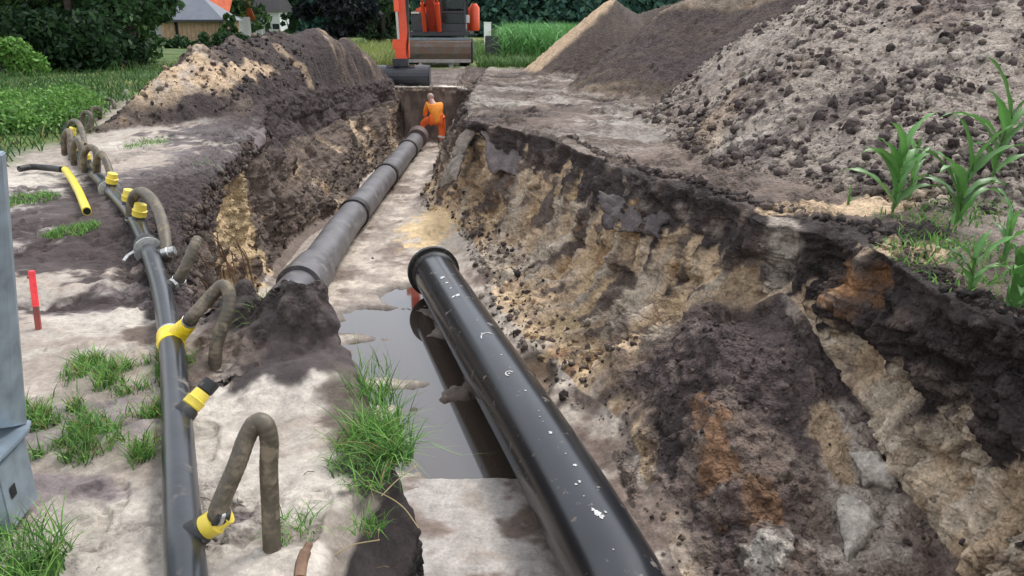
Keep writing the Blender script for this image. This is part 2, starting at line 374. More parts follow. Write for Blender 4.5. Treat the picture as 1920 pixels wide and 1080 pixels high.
for a in [(250, 820, 0, .25, .2, .04), (120, 560, 0, .35, .2, -.04), (150, 480, 0, .6, .3, -.05), (380, 660, 0, .15, .15, .03), (105, 560, 0, .26, .10, -.05),
          (1385, 600, -.85, .19, .12, -.50), (1300, 640, -.8, .45, .4, .22), (1480, 690, -.9, .3, .3, .12), (1340, 830, -1.3, .18, .28, .24), (1400, 930, -1.4, .16, .16, .18),
          (1440, 1040, -1.55, .16, .13, .16), (1150, 665, -1.3, .13, .2, .24), (1200, 980, -1.8, .3, .3, .06), (1540, 1000, -1.5, .2, .2, -.08),
          (1405, 440, -.15, .16, .22, -.34), (230, 420, 0, .2, .4, .03), (380, 470, 0, .25, .5, .07), (260, 370, 0, .3, .5, .08), (800, 430, FLOOR, .45, .9, .16), (700, 500, FLOOR, .3, .5, .04), (900, 480, -1.6, .4, .6, .1),
          (330, 500, .0, .12, .3, -.1), (1780, 470, .05, .35, .25, .07), (1640, 500, 0, .25, .3, .06), (1880, 640, 0, .3, .3, .05)]:
    gauss(*a)
# undulating soils
flatm = 1 - .75 * sstep(.7, .2, np.abs(seg - 5.5))
Z = Z + (fbm(X, Y, Z, .9, 3) * .09) * sstep(40, 20, Y) * np.where(seg > 10, 1, .45) * flatm * sstep(0, .6, np.abs(X - lx[:, None]))
prr = random.Random(4)
for k in range(70):
    if k < 50:
        fy = prr.uniform(1.8, 8.5); fx = float(np.interp(fy, [1.8, 3.4, 4.3, 6, 9], [-.75, -1.2, -2.2, -3.6, -5.2])) + prr.uniform(-.9, .35) * (.5 + fy * .12)
    else: fy = prr.uniform(9, 19); fx = prr.uniform(-2.1, -1.2)
    an = prr.uniform(-.7, .7); ca, sa = math.cos(an), math.sin(an); u_ = (X - fx) * ca + (Y - fy) * sa; v_ = -(X - fx) * sa + (Y - fy) * ca
    wv_ = .05 - .012 * np.clip(v_ / .14, -1, 1) ** 2 + .008 * np.sin(v_ * 22); q_ = (np.abs(u_) / wv_) ** 3 + (np.abs(v_) / .145) ** 4
    sel = (seg < 2.95) if k < 50 else (np.abs(seg - 5.5) < .5)
    Z = Z + sel * (-.016 * sstep(1.15, .7, q_) * (1 + .25 * np.sin(v_ * 190)) + .006 * sstep(3.2, 1.4, q_) * sstep(.9, 1.3, q_))
# ---- floor pools and the flat board-like shelf in front of the pool
wn = fbm(X, Y, Z * 0, 1.4, 4)
poolc = np.maximum.reduce([1 - np.sqrt(((X - a) / rx_) ** 2 + ((Y - b) / ry_) ** 2) for a, b, rx_, ry_ in [(-.55, 6.0, .75, .9), (-.95, 7.2, .75, 1.0), (-1.55, 8.6, .62, .75), (-1.3, 9.6, .5, .6), (.15, 7.0, .3, .5), (-.2, 5.6, .5, .5)]])
for bx, by, brx, bry, bk in [(740, 712, .42, .20, .9), (700, 628, .38, .18, .7), (870, 830, .12, .1, .6), (720, 770, .1, .16, .6)]:
    q_ = G(bx, by, FLOOR); poolc = poolc - bk * np.exp(-(((X - q_.x) / brx) ** 2 + ((Y - q_.y) / bry) ** 2))
pool = sstep(-.12, .18, poolc + wn * .55 + .12 * fbm(X, Y, Z * 0, 6, 3)) * (np.abs(seg - 6) < 2.1) * sstep(5.24, 5.285, Y)
Z = Z - pool * (.085 + .05 * fbm(X, Y, Z * 0, 5, 4)) + .012 * fbm(X, Y, Z * 0, 9, 4) * (np.abs(seg - 6) < 2)
rutn = fbm(X * 3, Y * .6, Z * 0, 1.1, 3)
benchm = (seg > 10) * sstep(.15, 0, hr) * (Y > 10.5)
Z = Z + benchm * (fbm(X * .6 + Y * .25, Y * 1.1, Z * 0, 1.3, 4) * .10 + np.abs(fbm(X, Y, Z * 0, 2.4, 3)) * .08)
# ---- normals on the coarse form, then break-up displacement along them
def normals(X, Y, Z):
    ax = np.gradient(X, axis=1); az = np.gradient(Z, axis=1); ay = np.gradient(Y, axis=1)
    bx = np.gradient(X, axis=0); by = np.gradient(Y, axis=0); bz = np.gradient(Z, axis=0)
    nx = ay * bz - az * by; ny = az * bx - ax * bz; nz_ = ax * by - ay * bx
    l = np.sqrt(nx * nx + ny * ny + nz_ * nz_) + 1e-9
    return nx / l, ny / l, nz_ / l
nx, ny, nzz = normals(X, Y, Z)
wallL = sstep(2.9, 3.2, seg) * sstep(4.35, 4.0, seg)
wallR = sstep(7.1, 7.5, seg) * sstep(10.02, 9.8, seg)
nearR = sstep(6.6, 6.0, Y) * sstep(7.0, 7.4, seg) * sstep(9.2, 8.98, seg)       # rubble slope, right foreground
wallR = wallR * (1 - nearR)
steep = sstep(.75, .35, np.abs(nzz))
strk = fbm(X * 1.2 + Y * 4.2, Y * 2.0 - X * 2.2, Z * .75, 1.0, 4)                  # streaks running down the faces
gouge = np.abs(fbm(X * .8 + Y * 2.1, Y - X, Z * .9, 1.1, 3))
far = sstep(30, 18, Y)
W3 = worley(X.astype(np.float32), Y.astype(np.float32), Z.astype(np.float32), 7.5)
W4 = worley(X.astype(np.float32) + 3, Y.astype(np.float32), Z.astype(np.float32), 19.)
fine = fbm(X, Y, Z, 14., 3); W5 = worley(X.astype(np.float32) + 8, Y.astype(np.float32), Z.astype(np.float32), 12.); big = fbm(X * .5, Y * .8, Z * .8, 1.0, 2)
rough = np.clip(.25 + .9 * sstep(-.1, .35, nz) , 0, 1)
rough = np.where((seg < 2.9) & (hl < .03), .14 + .45 * sstep(.05, .4, nz), rough)
rough = np.where(np.abs(seg - 5.5) < 1.2, .22, rough)
rough = np.maximum(rough, nearR * .6) ; rough = np.maximum(rough, gz)
rough = np.where(hr > .05, .62, rough); rough = np.where((hl > .03), .5, rough); rough = np.maximum(rough, sstep(.9, .2, lx[:, None] - X) * (seg < 3) * sstep(3.5, 4.5, Y) * .8)
vstr = fbm(X * 3 + Y * 13, Y * 2.0, Z * 1.5, 1.0, 3); bed = fbm(X * .5, Y * .5, Z * 15, 1.0, 3)
ledge = fbm(X, Y * 1.1, Z * 2.6, 1.6, 3); ledge = (np.round(ledge * 5) / 5 * .75 + ledge * .25)
nearW = sstep(9.0, 9.15, seg) * sstep(10.0, 9.85, seg) * (Y < 6.6)
disp = (nearW + wallL + wallR) * (vstr * .035 + bed * .012) + nearW * (np.abs(strk) * .10 + ledge * .08 - .02) + (wallL + wallR) * (strk * .16 + gouge * .15 + ledge * .16 - .05) + wallL * big * .38 * sstep(7, 9, Y) + (.5 - W3) * .11 * rough + (.5 - W4) * .045 * rough + (.5 - W5) * .07 * rough * (.4 + sstep(-.2, .3, n_big)) + fine * .022 * (.4 + rough)
disp = disp * sstep(60, 22, Y) * (1 - .85 * pool) * sstep(.25, .8, Y + .3)
boardm = sstep(5.285, 5.27, Y) * (np.abs(seg - 5.6) < .75)
disp = disp * (1 - .8 * boardm)
X = X + nx * disp; Y2 = Y + ny * disp; Z = Z + nzz * disp
# hanging turf lip: push the top of the left lip outwards in places
# ---- colour
C = np.empty(X.shape + (3,)); 
def mixc(C, colr, wgt):
    wgt = np.clip(wgt, 0, 1)[..., None]; return C * (1 - wgt) + colr * wgt
n1 = fbm(X, Y, Z, 1.1, 5); n2 = fbm(X, Y, Z, 3.7, 4); n3 = fbm(X, Y, Z, 12., 3)
C[:] = MID * 1.35
C = np.where((seg < 3)[..., None], GREY * .72, C)
# left working strip: wet grey sand with mud patches
C = mixc(C, GREY * .95, sstep(-.25, .1, n1 + .5 * n2 + .5 * n3) * (seg < 3))
C = mixc(C, PALE * .60, sstep(.02, .26, n1 * .8 + .35 * n2 + .6 * n3) * (seg < 3))
def paint(px, py, z, r, ry, colr, k=1.0, e=.9, segr=(0, 3), soft=.35):
    global C
    d = blobw(px, py, z, r, ry) + (n1 * .5 + n2 * 1.1 + n3 * .9) * e * .6
    C = mixc(C, colr, sstep(1, 1 - soft, d) * k * ((seg >= segr[0]) & (seg <= segr[1])))
for a in [(180, 420, 0, .8, .9, PURP * 1.5), (70, 350, 0, 1.5, 2.0, PALE * .78), (130, 480, 0, .6, .45, DARK * 1.6), (230, 560, 0, .5, .3, PURP * 1.1), (130, 560, 0, .5, .2, DARK * 1.4), (250, 420, 0, .3, .5, GREY * 1.0),
          (220, 600, 0, .42, .22, PALE * .8), (240, 500, 0, .22, .3, GREY * 1.2), (110, 680, 0, .35, .25, GREY * .8), (220, 780, 0, .4, .18, PURP * 1.35), (120, 800, 0, .35, .2, PURP * 1.4), (100, 920, 0, .35, .12, PURP * 1.4),
          (230, 1000, 0, .42, .28, PALE * .78), (450, 760, 0, .28, .36, PALE * .84), (420, 900, 0, .3, .3, PALE * .82), (560, 900, 0, .26, .3, PALE * .85), (500, 1060, 0, .4, .15, PALE * .85), (580, 760, 0, .2, .16, PALE * .85),
          (440, 960, 0, .10, .06, PURP * 1.3), (560, 640, .1, .42, .4, DARK * 1.1), (470, 640, 0, .3, .25, MID), (350, 700, 0, .12, .25, MID), (300, 620, 0, .2, .2, MID), (380, 500, 0, .35, .5, DARK * 1.5),
          (380, 330, 0, 1.6, 3.6, PURP * .62), (300, 430, 0, 1.0, 1.3, DARK * 1.35), (440, 250, 0, 1.2, 1.4, PURP * .6), (300, 370, 0, 1.1, 1.8, DARK * 1.5), (340, 300, 0, .8, 1.2, PURP * .75), (210, 300, 0, .7, .8, GREY * .85), (230, 270, 0, .5, .4, PALE * .75), (340, 470, 0, .5, .8, DARK * 1.5), (400, 560, 0, .35, .35, DARK * 1.6), (630, 680, 0, .3, .35, DARK * 1.2), (700, 760, 0, .2, .4, DARK * 1.3),
          (720, 850, 0, .16, .35, DARK * 1.2), (790, 1000, 0, .12, .3, DARK), (670, 780, 0, .2, .3, MID * .8), (690, 1000, 0, .12, .3, GREY * .8)]:
    paint(*a)
# floor
fl = (seg >= 4) & (seg < 7.3)
C = np.where(fl[..., None], GREY * .88, C)
C = mixc(C, PALE * np.array((.86, .83, .80)), sstep(-.1, .3, n2 + n1 * .4) * fl)
C = mixc(C, MID * 1.2, sstep(.12, .45, n1 - n2 * .4) * fl)
C = mixc(C, YEL * 1.15, sstep(.9, .5, blobw(820, 430, FLOOR, .7, 1.8) + n2 * .8 + n3 * .4) * (seg > 5) * (seg < 8.6))
C = mixc(C, np.array((.36, .33, .30)), boardm * sstep(-.5, .0, n2))
C = mixc(C, MID * 1.1, boardm * sstep(.22, .5, n2 - n1 * .3))
C = mixc(C, np.array((.13, .085, .05)), pool * .8); marg = sstep(.0, .12, pool) * sstep(1.0, .6, pool) + .5 * sstep(-.35, -.1, poolc + wn * .5) * (pool < .1) * (np.abs(seg - 6) < 2) * (Y > 5.3) * (Y < 12); C = C * (1 - .42 * np.clip(marg, 0, 1))[..., None]; C = mixc(C, GREY * .95, (seg > 7) * (seg < 10) * 0.0)
C = mixc(C, DARK * 1.5, sstep(.05, .3, gz + .15 * n2))
# walls
def wall_colour(zrel, hum):
    a = sstep(-hum - .04, -hum + .03, zrel + strk * .45 + n2 * .2 + n3 * .08 + vstr * .18)       # 1 in humus
    sand = np.empty(X.shape + (3,)); sand[:] = TAN * 1.05
    sand = mixc(sand, np.array((.47, .39, .30)), sstep(-.05, .3, strk + n1 * .5)); sand = sand * (1 + .45 * vstr + .25 * bed)[..., None]
    sand = mixc(sand, YEL * 1.05, sstep(.1, .4, -strk + n2 * .3) * .7)
    sand = mixc(sand, MID * .9, sstep(.05, .28, gouge * 1.2 + n3 * .25 - .1))
    sand = mixc(sand, ORG * .8, sstep(.32, .5, n2 - strk * .5) * .6)
    humc = np.empty(X.shape + (3,)); humc[:] = DARK * 1.2
    humc = mixc(humc, MID * .95, sstep(.0, .35, n2 + strk * .4)); humc = mixc(humc, GREY * .7, sstep(.3, .5, n2 - n1 * .5 + n3 * .3) * .5)
    return mixc(sand, humc, a)
wr = wall_colour(Z, .50 + .25 * n1); wl = wall_colour(Z, .75)
wl = mixc(wl, MID * .9, sstep(-.15, .3, n1 + .25 + strk * .5))
wl = mixc(wl, DARK * .75, np.clip(sstep(4.6, 3.4, Y), 0, 1))
C = np.where(((seg >= 2.3) & (seg < 4.3))[..., None], wl, C)
C = mixc(C, MID * .95, sstep(1.0, .6, blobw(600, 320, -.6, 1.3, 2.2) + n2 * .5) * (seg > 2) * (seg < 5))
C = mixc(C, YEL * 1.1, sstep(1.0, .6, np.sqrt(((Y - 9.6) / 1.3) ** 2 + ((Z + .9) / .8) ** 2) + strk * 1.2 + n2 * .5) * ((seg > 3) & (seg < 4.6)) * .85)
wrm = (seg >= 7.1) & (seg < 10.05)
C = np.where(wrm[..., None], wr, C)
# rubble slope right foreground
rub = np.empty(X.shape + (3,)); rub[:] = DARK * 2.1
rub = mixc(rub, MID * 1.3, sstep(-.1, .3, n1 + n3 * .3)); rub = mixc(rub, GREY * .8, sstep(.25, .55, n2 + n3 * .3) * .7)
C = C * (1 - nearR[..., None]) + rub * nearR[..., None]
def paintR(px, py, z, r, ry, colr, k=1, e=.9):
    paint(px, py, z, r, ry, colr, k, e, (6.6, 9.3))
for a in [(1400, 650, -.8, .75, .6, DARK * 2.1), (1340, 850, -1.3, .17, .42, ORG * .6 + MID * .5), (1430, 960, -1.45, .18, .2, ORG * .45 + MID * .5), (1440, 1045, -1.5, .17, .15, PALE * .95), (1180, 660, -1.35, .12, .25, TAN * 1.15),
          (1130, 780, -1.6, .2, .3, GREY * 1.05), (1620, 900, -1.35, .2, .5, GREY * 1.1), (1560, 1040, -1.5, .25, .2, GREY * .9), (1200, 1000, -1.75, .25, .25, MID * 1.3), (1600, 960, -1.42, .22, .55, GREY * 1.15), (1560, 860, -1.3, .12, .3, TAN * .9),
          (1480, 500, -.4, .1, .5, GREY * .85), (1250, 900, -1.7, .14, .4, DARK * 1.5), (1385, 575, -.7, .16, .1, DARK)]:  # last blob paints the shade inside the hole
    paintR(*a)
# near right wall: humus above, bright sand below a ragged line that steps down towards us
nrw = (seg >= 9.02) & (seg < 10.02) & (Y < 6.3)
hz = -.53 - .06 * (6.3 - Y)
a = sstep(-.03, .03, Z - hz + strk * .3 + n2 * .15 + vstr * .22)
sandw = mixc(np.ones(X.shape + (3,)) * (TAN * 1.12), np.array((.56, .465, .35)), sstep(-.2, .2, n2 * .5 + strk * .6)); sandw = sandw * (1 + .5 * vstr + .3 * bed)[..., None]; sandw = mixc(sandw, MID, sstep(.25, .5, gouge + n3 * .2))
humw = mixc(np.ones(X.shape + (3,)) * (DARK * 1.1), MID * .9, sstep(.05, .4, n2)); humw = mixc(humw, TAN * .9, sstep(.42, .56, strk + n3 * .4) * .7)
humw = mixc(humw, ORG, sstep(1, .5, np.hypot((Y - 5.3) / .35, (Z + .25) / .25) + n2) * .8)
C = np.where(nrw[..., None], mixc(sandw, humw, a), C)
def paintW(x, y, z, rx_, ry_, rz2, colr, k=1):
    global C
    d = np.sqrt(((X - x) / rx_) ** 2 + ((Y - y) / ry_) ** 2 + ((Z - z) / rz2) ** 2) + n2 * .5 + n3 * .3
    C = mixc(C, colr, sstep(1, .65, d) * k * (seg > 6.5) * (seg < 10.6))
q_ = G(1462, 470, -.3); paintW(q_.x, q_.y, q_.z, .14, .35, .5, GREY * .95)
q_ = G(1405, 440, -.15); paintW(q_.x, q_.y, q_.z - .05, .22, .22, .22, DARK * .7)  # shade of the dug cave painted into the wall colour
q_ = G(1230, 560, -.9); paintW(q_.x, q_.y, q_.z, .12, .25, .35, TAN * 1.1)
q_ = G(1000, 520, -1.1); paintW(q_.x, q_.y, q_.z, .5, .8, .4, PALE * .85, .7)
# right bench top and heaps
top = seg >= 10.0
tc_ = np.empty(X.shape + (3,)); tc_[:] = MID * 1.15
tc_ = mixc(tc_, DARK * 1.2, sstep(.35, .0, np.abs(X - rx[:, None]) + n2 * .4) * (Y < 9))
bm_ = sstep(9.5, 11, Y)
strip = fbm(X * .6 + Y * .3, Y * 1.0, Z * 0, 1.1, 5, .65)
tc_ = mixc(tc_, MID * 1.35, bm_); tc_ = mixc(tc_, GREY * 1.0, bm_ * sstep(-.02, .25, strip + n3 * .35) * .8); tc_ = mixc(tc_, PALE * .75, bm_ * sstep(.18, .32, strip + n3 * .3) * .7); tc_ = mixc(tc_, DARK * 1.4, bm_ * sstep(.1, .4, -strip + n3 * .2))
tc_ = mixc(tc_, GREY, (Y < 8.5) * sstep(.9, 1.8, X - rx[:, None] + n1) * .9)
tc_ = mixc(tc_, TAN * 1.25, sstep(1.1, .9, blobw(1590, 392, 0, .8, .22) + n2 * .6 + n3 * .4)); tc_ = mixc(tc_, TAN * 1.3, sstep(1.2, .7, blobw(1880, 330, 0.1, 1.0, .8) + n2 * .6))
tc_ = mixc(tc_, TAN * 1.1, sstep(1.1, .7, blobw(1720, 480, 0, .3, .25) + n2 * .7)); tc_ = mixc(tc_, DARK * 1.2, sstep(1.1, .7, blobw(1650, 440, 0, .5, .3) + n2 * .5))
hcC = np.empty(X.shape + (3,)); hcC[:] = GREY * 1.0
hcC = mixc(hcC, MID * 1.55, sstep(-.0, .35, n1) * .8); hcC = mixc(hcC, PALE * .72, sstep(.1, .42, fbm(X + 9, Y, Z, .8, 3) + n3 * .5) * .6)
hcC = mixc(hcC, DARK * 1.7, sstep(.14, .34, n2 * .5 + n3 * .9) * .85); hcC = mixc(hcC, DARK * 1.8, sstep(.1, .4, fbm(X + 4, Y, Z, .9, 4) + n3 * .5) * .75)
q_ = np.minimum(np.hypot((X - 8.6) / .9, (Y - 13.3) / .8), np.hypot((X - 5.3) / .5, (Y - 12.8) / .4)); hcC = mixc(hcC, DARK * 1.4, sstep(1.2, .8, q_ + n2 * .7))
hcC = mixc(hcC, TAN * 1.15, sstep(1.2, .7, np.hypot((X - 2.2) / 1.0, (Y - 10.2) / .7) + n2 * .9) * .3)
slp = fbm(X * 1.5 + Y * 2.0, X * .2, Z * .4, 1.0, 4)
hbC = np.empty(X.shape + (3,)); hbC[:] = MID * .6; hbC = mixc(hbC, TAN * .5, sstep(.05, .4, slp) * .8); hbC = mixc(hbC, GREY * .6, sstep(.3, .5, slp + n2 * .3) * .6); hbC = mixc(hbC, DARK * 1.6, sstep(.0, .3, -slp + n2 * .3) * .9)
haC = np.empty(X.shape + (3,)); haC[:] = MID * .55
da = ridge(X, Y, [(.55, 29.6, -.05), (2.0, 28.0, 1.25), (3.3, 27.0, 2.3)], .8, soft=.12)
haC = mixc(haC, TAN * 1.0, sstep(.16, .06, (da * 0 + (ha * 0 + np.where(X < 3.3, (X - .55) * .83 - hr, .6))))) 
hw = sstep(.0, .22, hr)
hcol = np.where((which == 0)[..., None], hcC, np.where((which == 1)[..., None], hbC, np.where((which == 2)[..., None], haC, hcC)))
tc_ = tc_ * (1 - hw[..., None]) + hcol * hw[..., None]
C = np.where(top[..., None], tc_, C)
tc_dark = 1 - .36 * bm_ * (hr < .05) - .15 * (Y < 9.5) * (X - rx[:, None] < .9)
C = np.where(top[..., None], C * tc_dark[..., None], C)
# left heap
lw = sstep(-.0, .05, hl); C = mixc(C, DARK * 1.5, sstep(11.5, 13, Y) * sstep(1.2, .6, lx[:, None] - X) * (seg < 3.2))
slL = fbm(X * .6 + Y * .5, Y * 1.8, Z * .6, 1.2, 4)
lc = np.empty(X.shape + (3,)); lc[:] = DARK * 1.25
lc = mixc(lc, MID * .8, sstep(-.0, .35, n1 + slL * .6)); lc = mixc(lc, TAN * .75, sstep(.26, .42, slL + n2 * .4) * .6)
sandf = sstep(1.0, .75, np.hypot((X + 5.45) / .85, (Y - 13.0) / 1.5) + n1 * .6 + n3 * .3)
lc = mixc(lc, TAN * 1.0, sandf * sstep(.15, .5, hl)); lc = mixc(lc, GREY * 1.0, sandf * sstep(.0, .3, n2) * .8 * sstep(.2, .5, hl))
lc = mixc(lc, DARK * 1.3, sstep(1.0, .7, np.hypot((X + 4.9) / .55, (Y - 12.6) / .6) + n2 * .5)); lc = mixc(lc, TAN * 1.05, sstep(1.0, .7, np.hypot((X + 4.85) / .16, (Y - 14.9) / 1.3) + n2 * .9) * .85)
C = np.where((lw > 0)[..., None], C * (1 - lw[..., None]) + lc * lw[..., None], C)
# distance: meadow / grass ground
gl = sstep(-.2, .5, -(X + 5.8 + .2 * (Y - 9)) + n1 * .6) * (seg < 2) * sstep(7.2, 8.6, Y + n1)
gl = np.maximum(gl, sstep(0, .8, (Y - 29.5) + n1 * 2) * 1.0)
gl = gl * sstep(.12, .02, np.maximum(hr, hl))
gcol = mixc(np.ones(X.shape + (3,)) * GREENG * .8, np.array((.11, .15, .04)), sstep(-.2, .3, n1))
gcol = mixc(gcol, np.array((.20, .22, .08)), sstep(0, 1.5, X + 9) * sstep(30, 36, Y))
C = C * (1 - gl[..., None]) + gcol * gl[..., None]
endw = (Y > 23.7) & (Y < 29.8) & (seg >= 2.5) & (seg <= 9.5)
C = np.where(endw[..., None], mixc(np.ones(X.shape + (3,)) * MID * .5, MID * .95, sstep(-.2, .25, n2 + strk * .5 + n3 * .4)), C)
C = mixc(C, PALE, endw * sstep(.07, .03, np.abs(Z + .31)) * sstep(-.15, .1, n2) )
C = C * (1 + .22 * n3 - (.25 * (W3 - .45) + .5 * (W5 - .4)) * rough)[..., None]  # gaps between clods painted darker, crevice shade put into the colour
C = np.clip(C, .012, .75)
wet = np.zeros(X.shape)
wet = np.where((seg < 3) & (hl < .03) & (Y < 14), sstep(.15, .5, -n1 + .2) * .35, wet)
wet = np.maximum(wet, np.clip(marg, 0, 1) * .75); wet = np.maximum(wet, boardm * sstep(.1, .5, n2) * .4); wet = np.maximum(wet, benchm * sstep(0, .4, strip) * .3)
wet = np.where(fl, np.maximum(wet, .25), wet)
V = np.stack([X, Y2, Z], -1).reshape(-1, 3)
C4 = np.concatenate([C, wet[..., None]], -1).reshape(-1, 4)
ii = (np.arange(NR - 1)[:, None] * NC + np.arange(NC - 1)[None, :]).ravel()
Fq = np.stack([ii, ii + 1, ii + NC + 1, ii + NC], -1)
M_soil = mat_soil()
grit = np.clip(rough * 1.1 + .25 * (wallL + wallR) + .3 * nearR, .12, 1)
grit = np.where(boardm > .5, .15, grit); grit = np.where(hr > .05, 1, grit); grit = np.where(hl > .03, np.maximum(grit, .8), grit); grit = np.where((seg > 10) & (Y < 12), np.maximum(grit, .7), grit)
grit = np.where((seg > 2.9) & (seg < 10.05) & (np.abs(seg - 5.6) > 1.7), np.maximum(grit, .8), grit); grit = np.maximum(grit, gz)
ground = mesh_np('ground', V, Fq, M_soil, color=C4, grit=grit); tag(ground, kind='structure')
def gz_at(x, y):
    """ground height near (x,y) (topmost sample)"""
    r = np.argmin(np.abs(ys - y)); best = None
    cands = np.argsort(np.abs(X[r] - x))[:3]
    return float(Z[r, cands].max())
# ---------------------------------------------------------------- water in the trench
m, t, b = mat_new('muddy_water')
b.inputs['Base Color'].default_value = (.048, .036, .028, 1); b.inputs['Roughness'].default_value = .04; b.inputs['IOR'].default_value = 1.9
nn = t.nodes.new('ShaderNodeTexNoise'); nn.inputs['Scale'].default_value = 6; bp = t.nodes.new('ShaderNodeBump'); bp.inputs['Strength'].default_value = .06; bp.inputs['Distance'].default_value = .01
t.links.new(nn.outputs['Fac'], bp.inputs['Height']); t.links.new(bp.outputs[0], b.inputs['Normal'])
M_water = m
def sheet(name, x0, x1, y0, y1, z, m):
    return tag(MB().add([(x0, y0, z), (x1, y0, z), (x1, y1, z), (x0, y1, z)], [(0, 1, 2, 3)]).build(name, m), kind='structure')
sheet('water', -2.45, .55, 5.262, 10.6, FLOOR - .035, M_water)

# ================================================================ loose clods (too many to count)
NRM = np.stack(normals(X, Y2, Z), -1).reshape(-1, 3)
area = np.abs(np.gradient(Y, axis=0)) * np.hypot(np.gradient(Xb, axis=1), np.gradient(Zb, axis=1))
area = area.ravel()
_ico = bmesh.new(); bmesh.ops.create_icosphere(_ico, subdivisions=1, radius=1)
ICO_V = np.array([v.co[:] for v in _ico.verts]); ICO_F = np.array([[v.index for v in f.verts] for f in _ico.faces]); _ico.free()
def scatter_pos(weight, n):
    w_ = (weight.ravel() * area); w_ = w_ / w_.sum()
    return rng.choice(len(w_), n, p=w_)
def clods(name, weight, n, smin, smax, cols, sink=.3, power=2.5, mixown=.72):
    idx = scatter_pos(weight, n); P = V[idx]; Nn = NRM[idx]; Nn = Nn * np.where(Nn[:, 2:3] < 0, -1, 1)
    s = smin + (smax - smin) * rng.random(n) ** power
    sh = s[:, None] * (.65 + .7 * rng.random((n, 3)))
    jit = 1 + .28 * rng.standard_normal((n, 12))
    B = ICO_V[None] * jit[..., None] * sh[:, None, :]
    a = rng.random(n) * 6.28; ca, sa = np.cos(a), np.sin(a)
    B = np.stack([B[..., 0] * ca[:, None] - B[..., 1] * sa[:, None], B[..., 0] * sa[:, None] + B[..., 1] * ca[:, None], B[..., 2]], -1)
    VV = (B + (P + Nn * (s * (1 - 2 * sink) * .5)[:, None])[:, None]).reshape(-1, 3)
    FF = (ICO_F[None] + (np.arange(n) * 12)[:, None, None]).reshape(-1, 3)
    cc = np.array(cols)[rng.integers(0, len(cols), n)] * (.75 + .5 * rng.random((n, 1)))
    own = C4[idx, :3] * (.45 + .75 * rng.random((n, 1))); cc = np.where(rng.random((n, 1)) < mixown, own, cc)
    o = mesh_np(name, VV, FF, M_soil, color=np.repeat(cc, 12, 0), smooth=True, grit=np.full(len(VV), .9))
    tag(o, kind='stuff'); return o
cl1 = ((hr > .05) & (which == 0) & (Y < 20)) * (.25 + sstep(-.1, .3, n2)) + ((seg > 10.2) & (Y < 10.5) & (Y > 6.6)) * .5 * sstep(-.1, .3, n1)
cl1 = cl1 / np.maximum(Y, 3) ** .6
tag(clods('soil_clods', cl1, 12000, .008, .05, [DARK * 1.3, DARK * 1.6, DARK * 2, MID * .8], power=4), 'loose dark and pale soil clods strewn over the right spoil heap', 'soil clods')
vis = (np.abs(X) < .78 * Y + .5)
tag(clods('heap_clods', vis * ((hr > .04) & (which == 0) & (Y < 17)) * (.2 + sstep(-.1, .3, n_big)) * (1 + 2.5 * sstep(.8, .0, hr)) / np.maximum(Y, 3), 9000, .010, .065, [DARK * 1.3, DARK * 1.7, DARK * 2.2], power=4.5, mixown=.6), 'dark clods tumbled over the right spoil heap and its foot', 'soil clods')
tag(clods('edge_clods', vis * ((seg > 10.02) & (seg < 11) & (X - rx[:, None] < .3) & (Y < 11)) + vis * ((seg > 2.2) & (seg < 3) & (lx[:, None] - X < .9) & (Y > 4.3) & (Y < 13)) * .8 + vis * (hl > .04) * (Y < 18) * .12, 4500, .008, .05, [DARK * 1.2, DARK * 1.6, MID], power=3, mixown=.4), 'dark clods along the upper edges of the trench', 'soil clods')
tag(clods('foot_clods', vis * (((seg > 3.6) & (seg < 4.4)) | ((seg > 6.7) & (seg < 7.9))) * (Y < 22) * (Y > 6.4), 2600, .010, .05, [DARK * 1.4, MID], power=3, mixown=.5), 'clods fallen to the foot of both trench walls', 'soil clods')
tag(clods('soil_crumbs', nearR * (.3 + sstep(-.2, .3, n1)) + ((seg > 6.8) & (seg < 7.6) & (Y < 13)) * .5, 14000, .003, .024, [DARK * 1.5, DARK * 2, MID, MID * 1.3], power=3), 'crumbs of dark and rusty soil on the slumped slope in the right foreground', 'soil crumbs')
tag(clods('bench_crumbs', benchm / np.maximum(Y, 5) + hl * .25 * (Y < 24), 6000, .010, .06, [DARK * 1.6, MID, MID * 1.4, PALE, TAN], power=3), 'crumbs of soil on the churned bench beside the trench', 'soil crumbs')
tag(clods('bank_crumbs', (onL & (Y < 9) & (hl < .02)) * sstep(.0, .35, n1 * .5 + n2) + gz * 50 + fl * (Y < 12) * (1 - pool) * .15, 11000, .003, .034, [DARK * 1.4, DARK * 2, MID, PURP, GREY], power=3), 'small dark crumbs scattered on the grey sand of the left bank', 'soil crumbs')

# ================================================================ materials for objects
M_pe = mat('black_polyethylene', (.010, .0125, .016), rough=.24, var=.25, scale=3, bump=.05, bscale=9, bdist=.004, spec=.62, dirt=(.24, .20, .17), dirt_amt=.3, dirt_scale=8)
M_hdr = mat('dull_black_pipe', (.016, .019, .024), rough=.28, var=.3, scale=8, bump=.06, bscale=30, spec=.55, dirt=(.16, .14, .12), dirt_amt=.35, dirt_scale=5)
M_blk = mat('black_rubber', (.014, .014, .014), rough=.55, dirt=(.12, .10, .085), dirt_amt=.45, dirt_scale=30)
M_old = mat('weathered_iron_pipe', (.10, .096, .10), rough=.5, var=.35, scale=4, bump=.35, bscale=25, bdist=.008, dirt=(.18, .162, .148), dirt_amt=.5, dirt_scale=7)
M_hose = mat('muddy_hose', (.085, .070, .048), rough=.5, var=.35, scale=18, bump=.25, bscale=60, bdist=.004, dirt=(.20, .16, .11), dirt_amt=.6, dirt_scale=14)
M_yel = mat('yellow_plastic', (.72, .56, .07), rough=.4, var=.12, scale=20, bump=.1, dirt=(.25, .19, .10), dirt_amt=.35, dirt_scale=22)
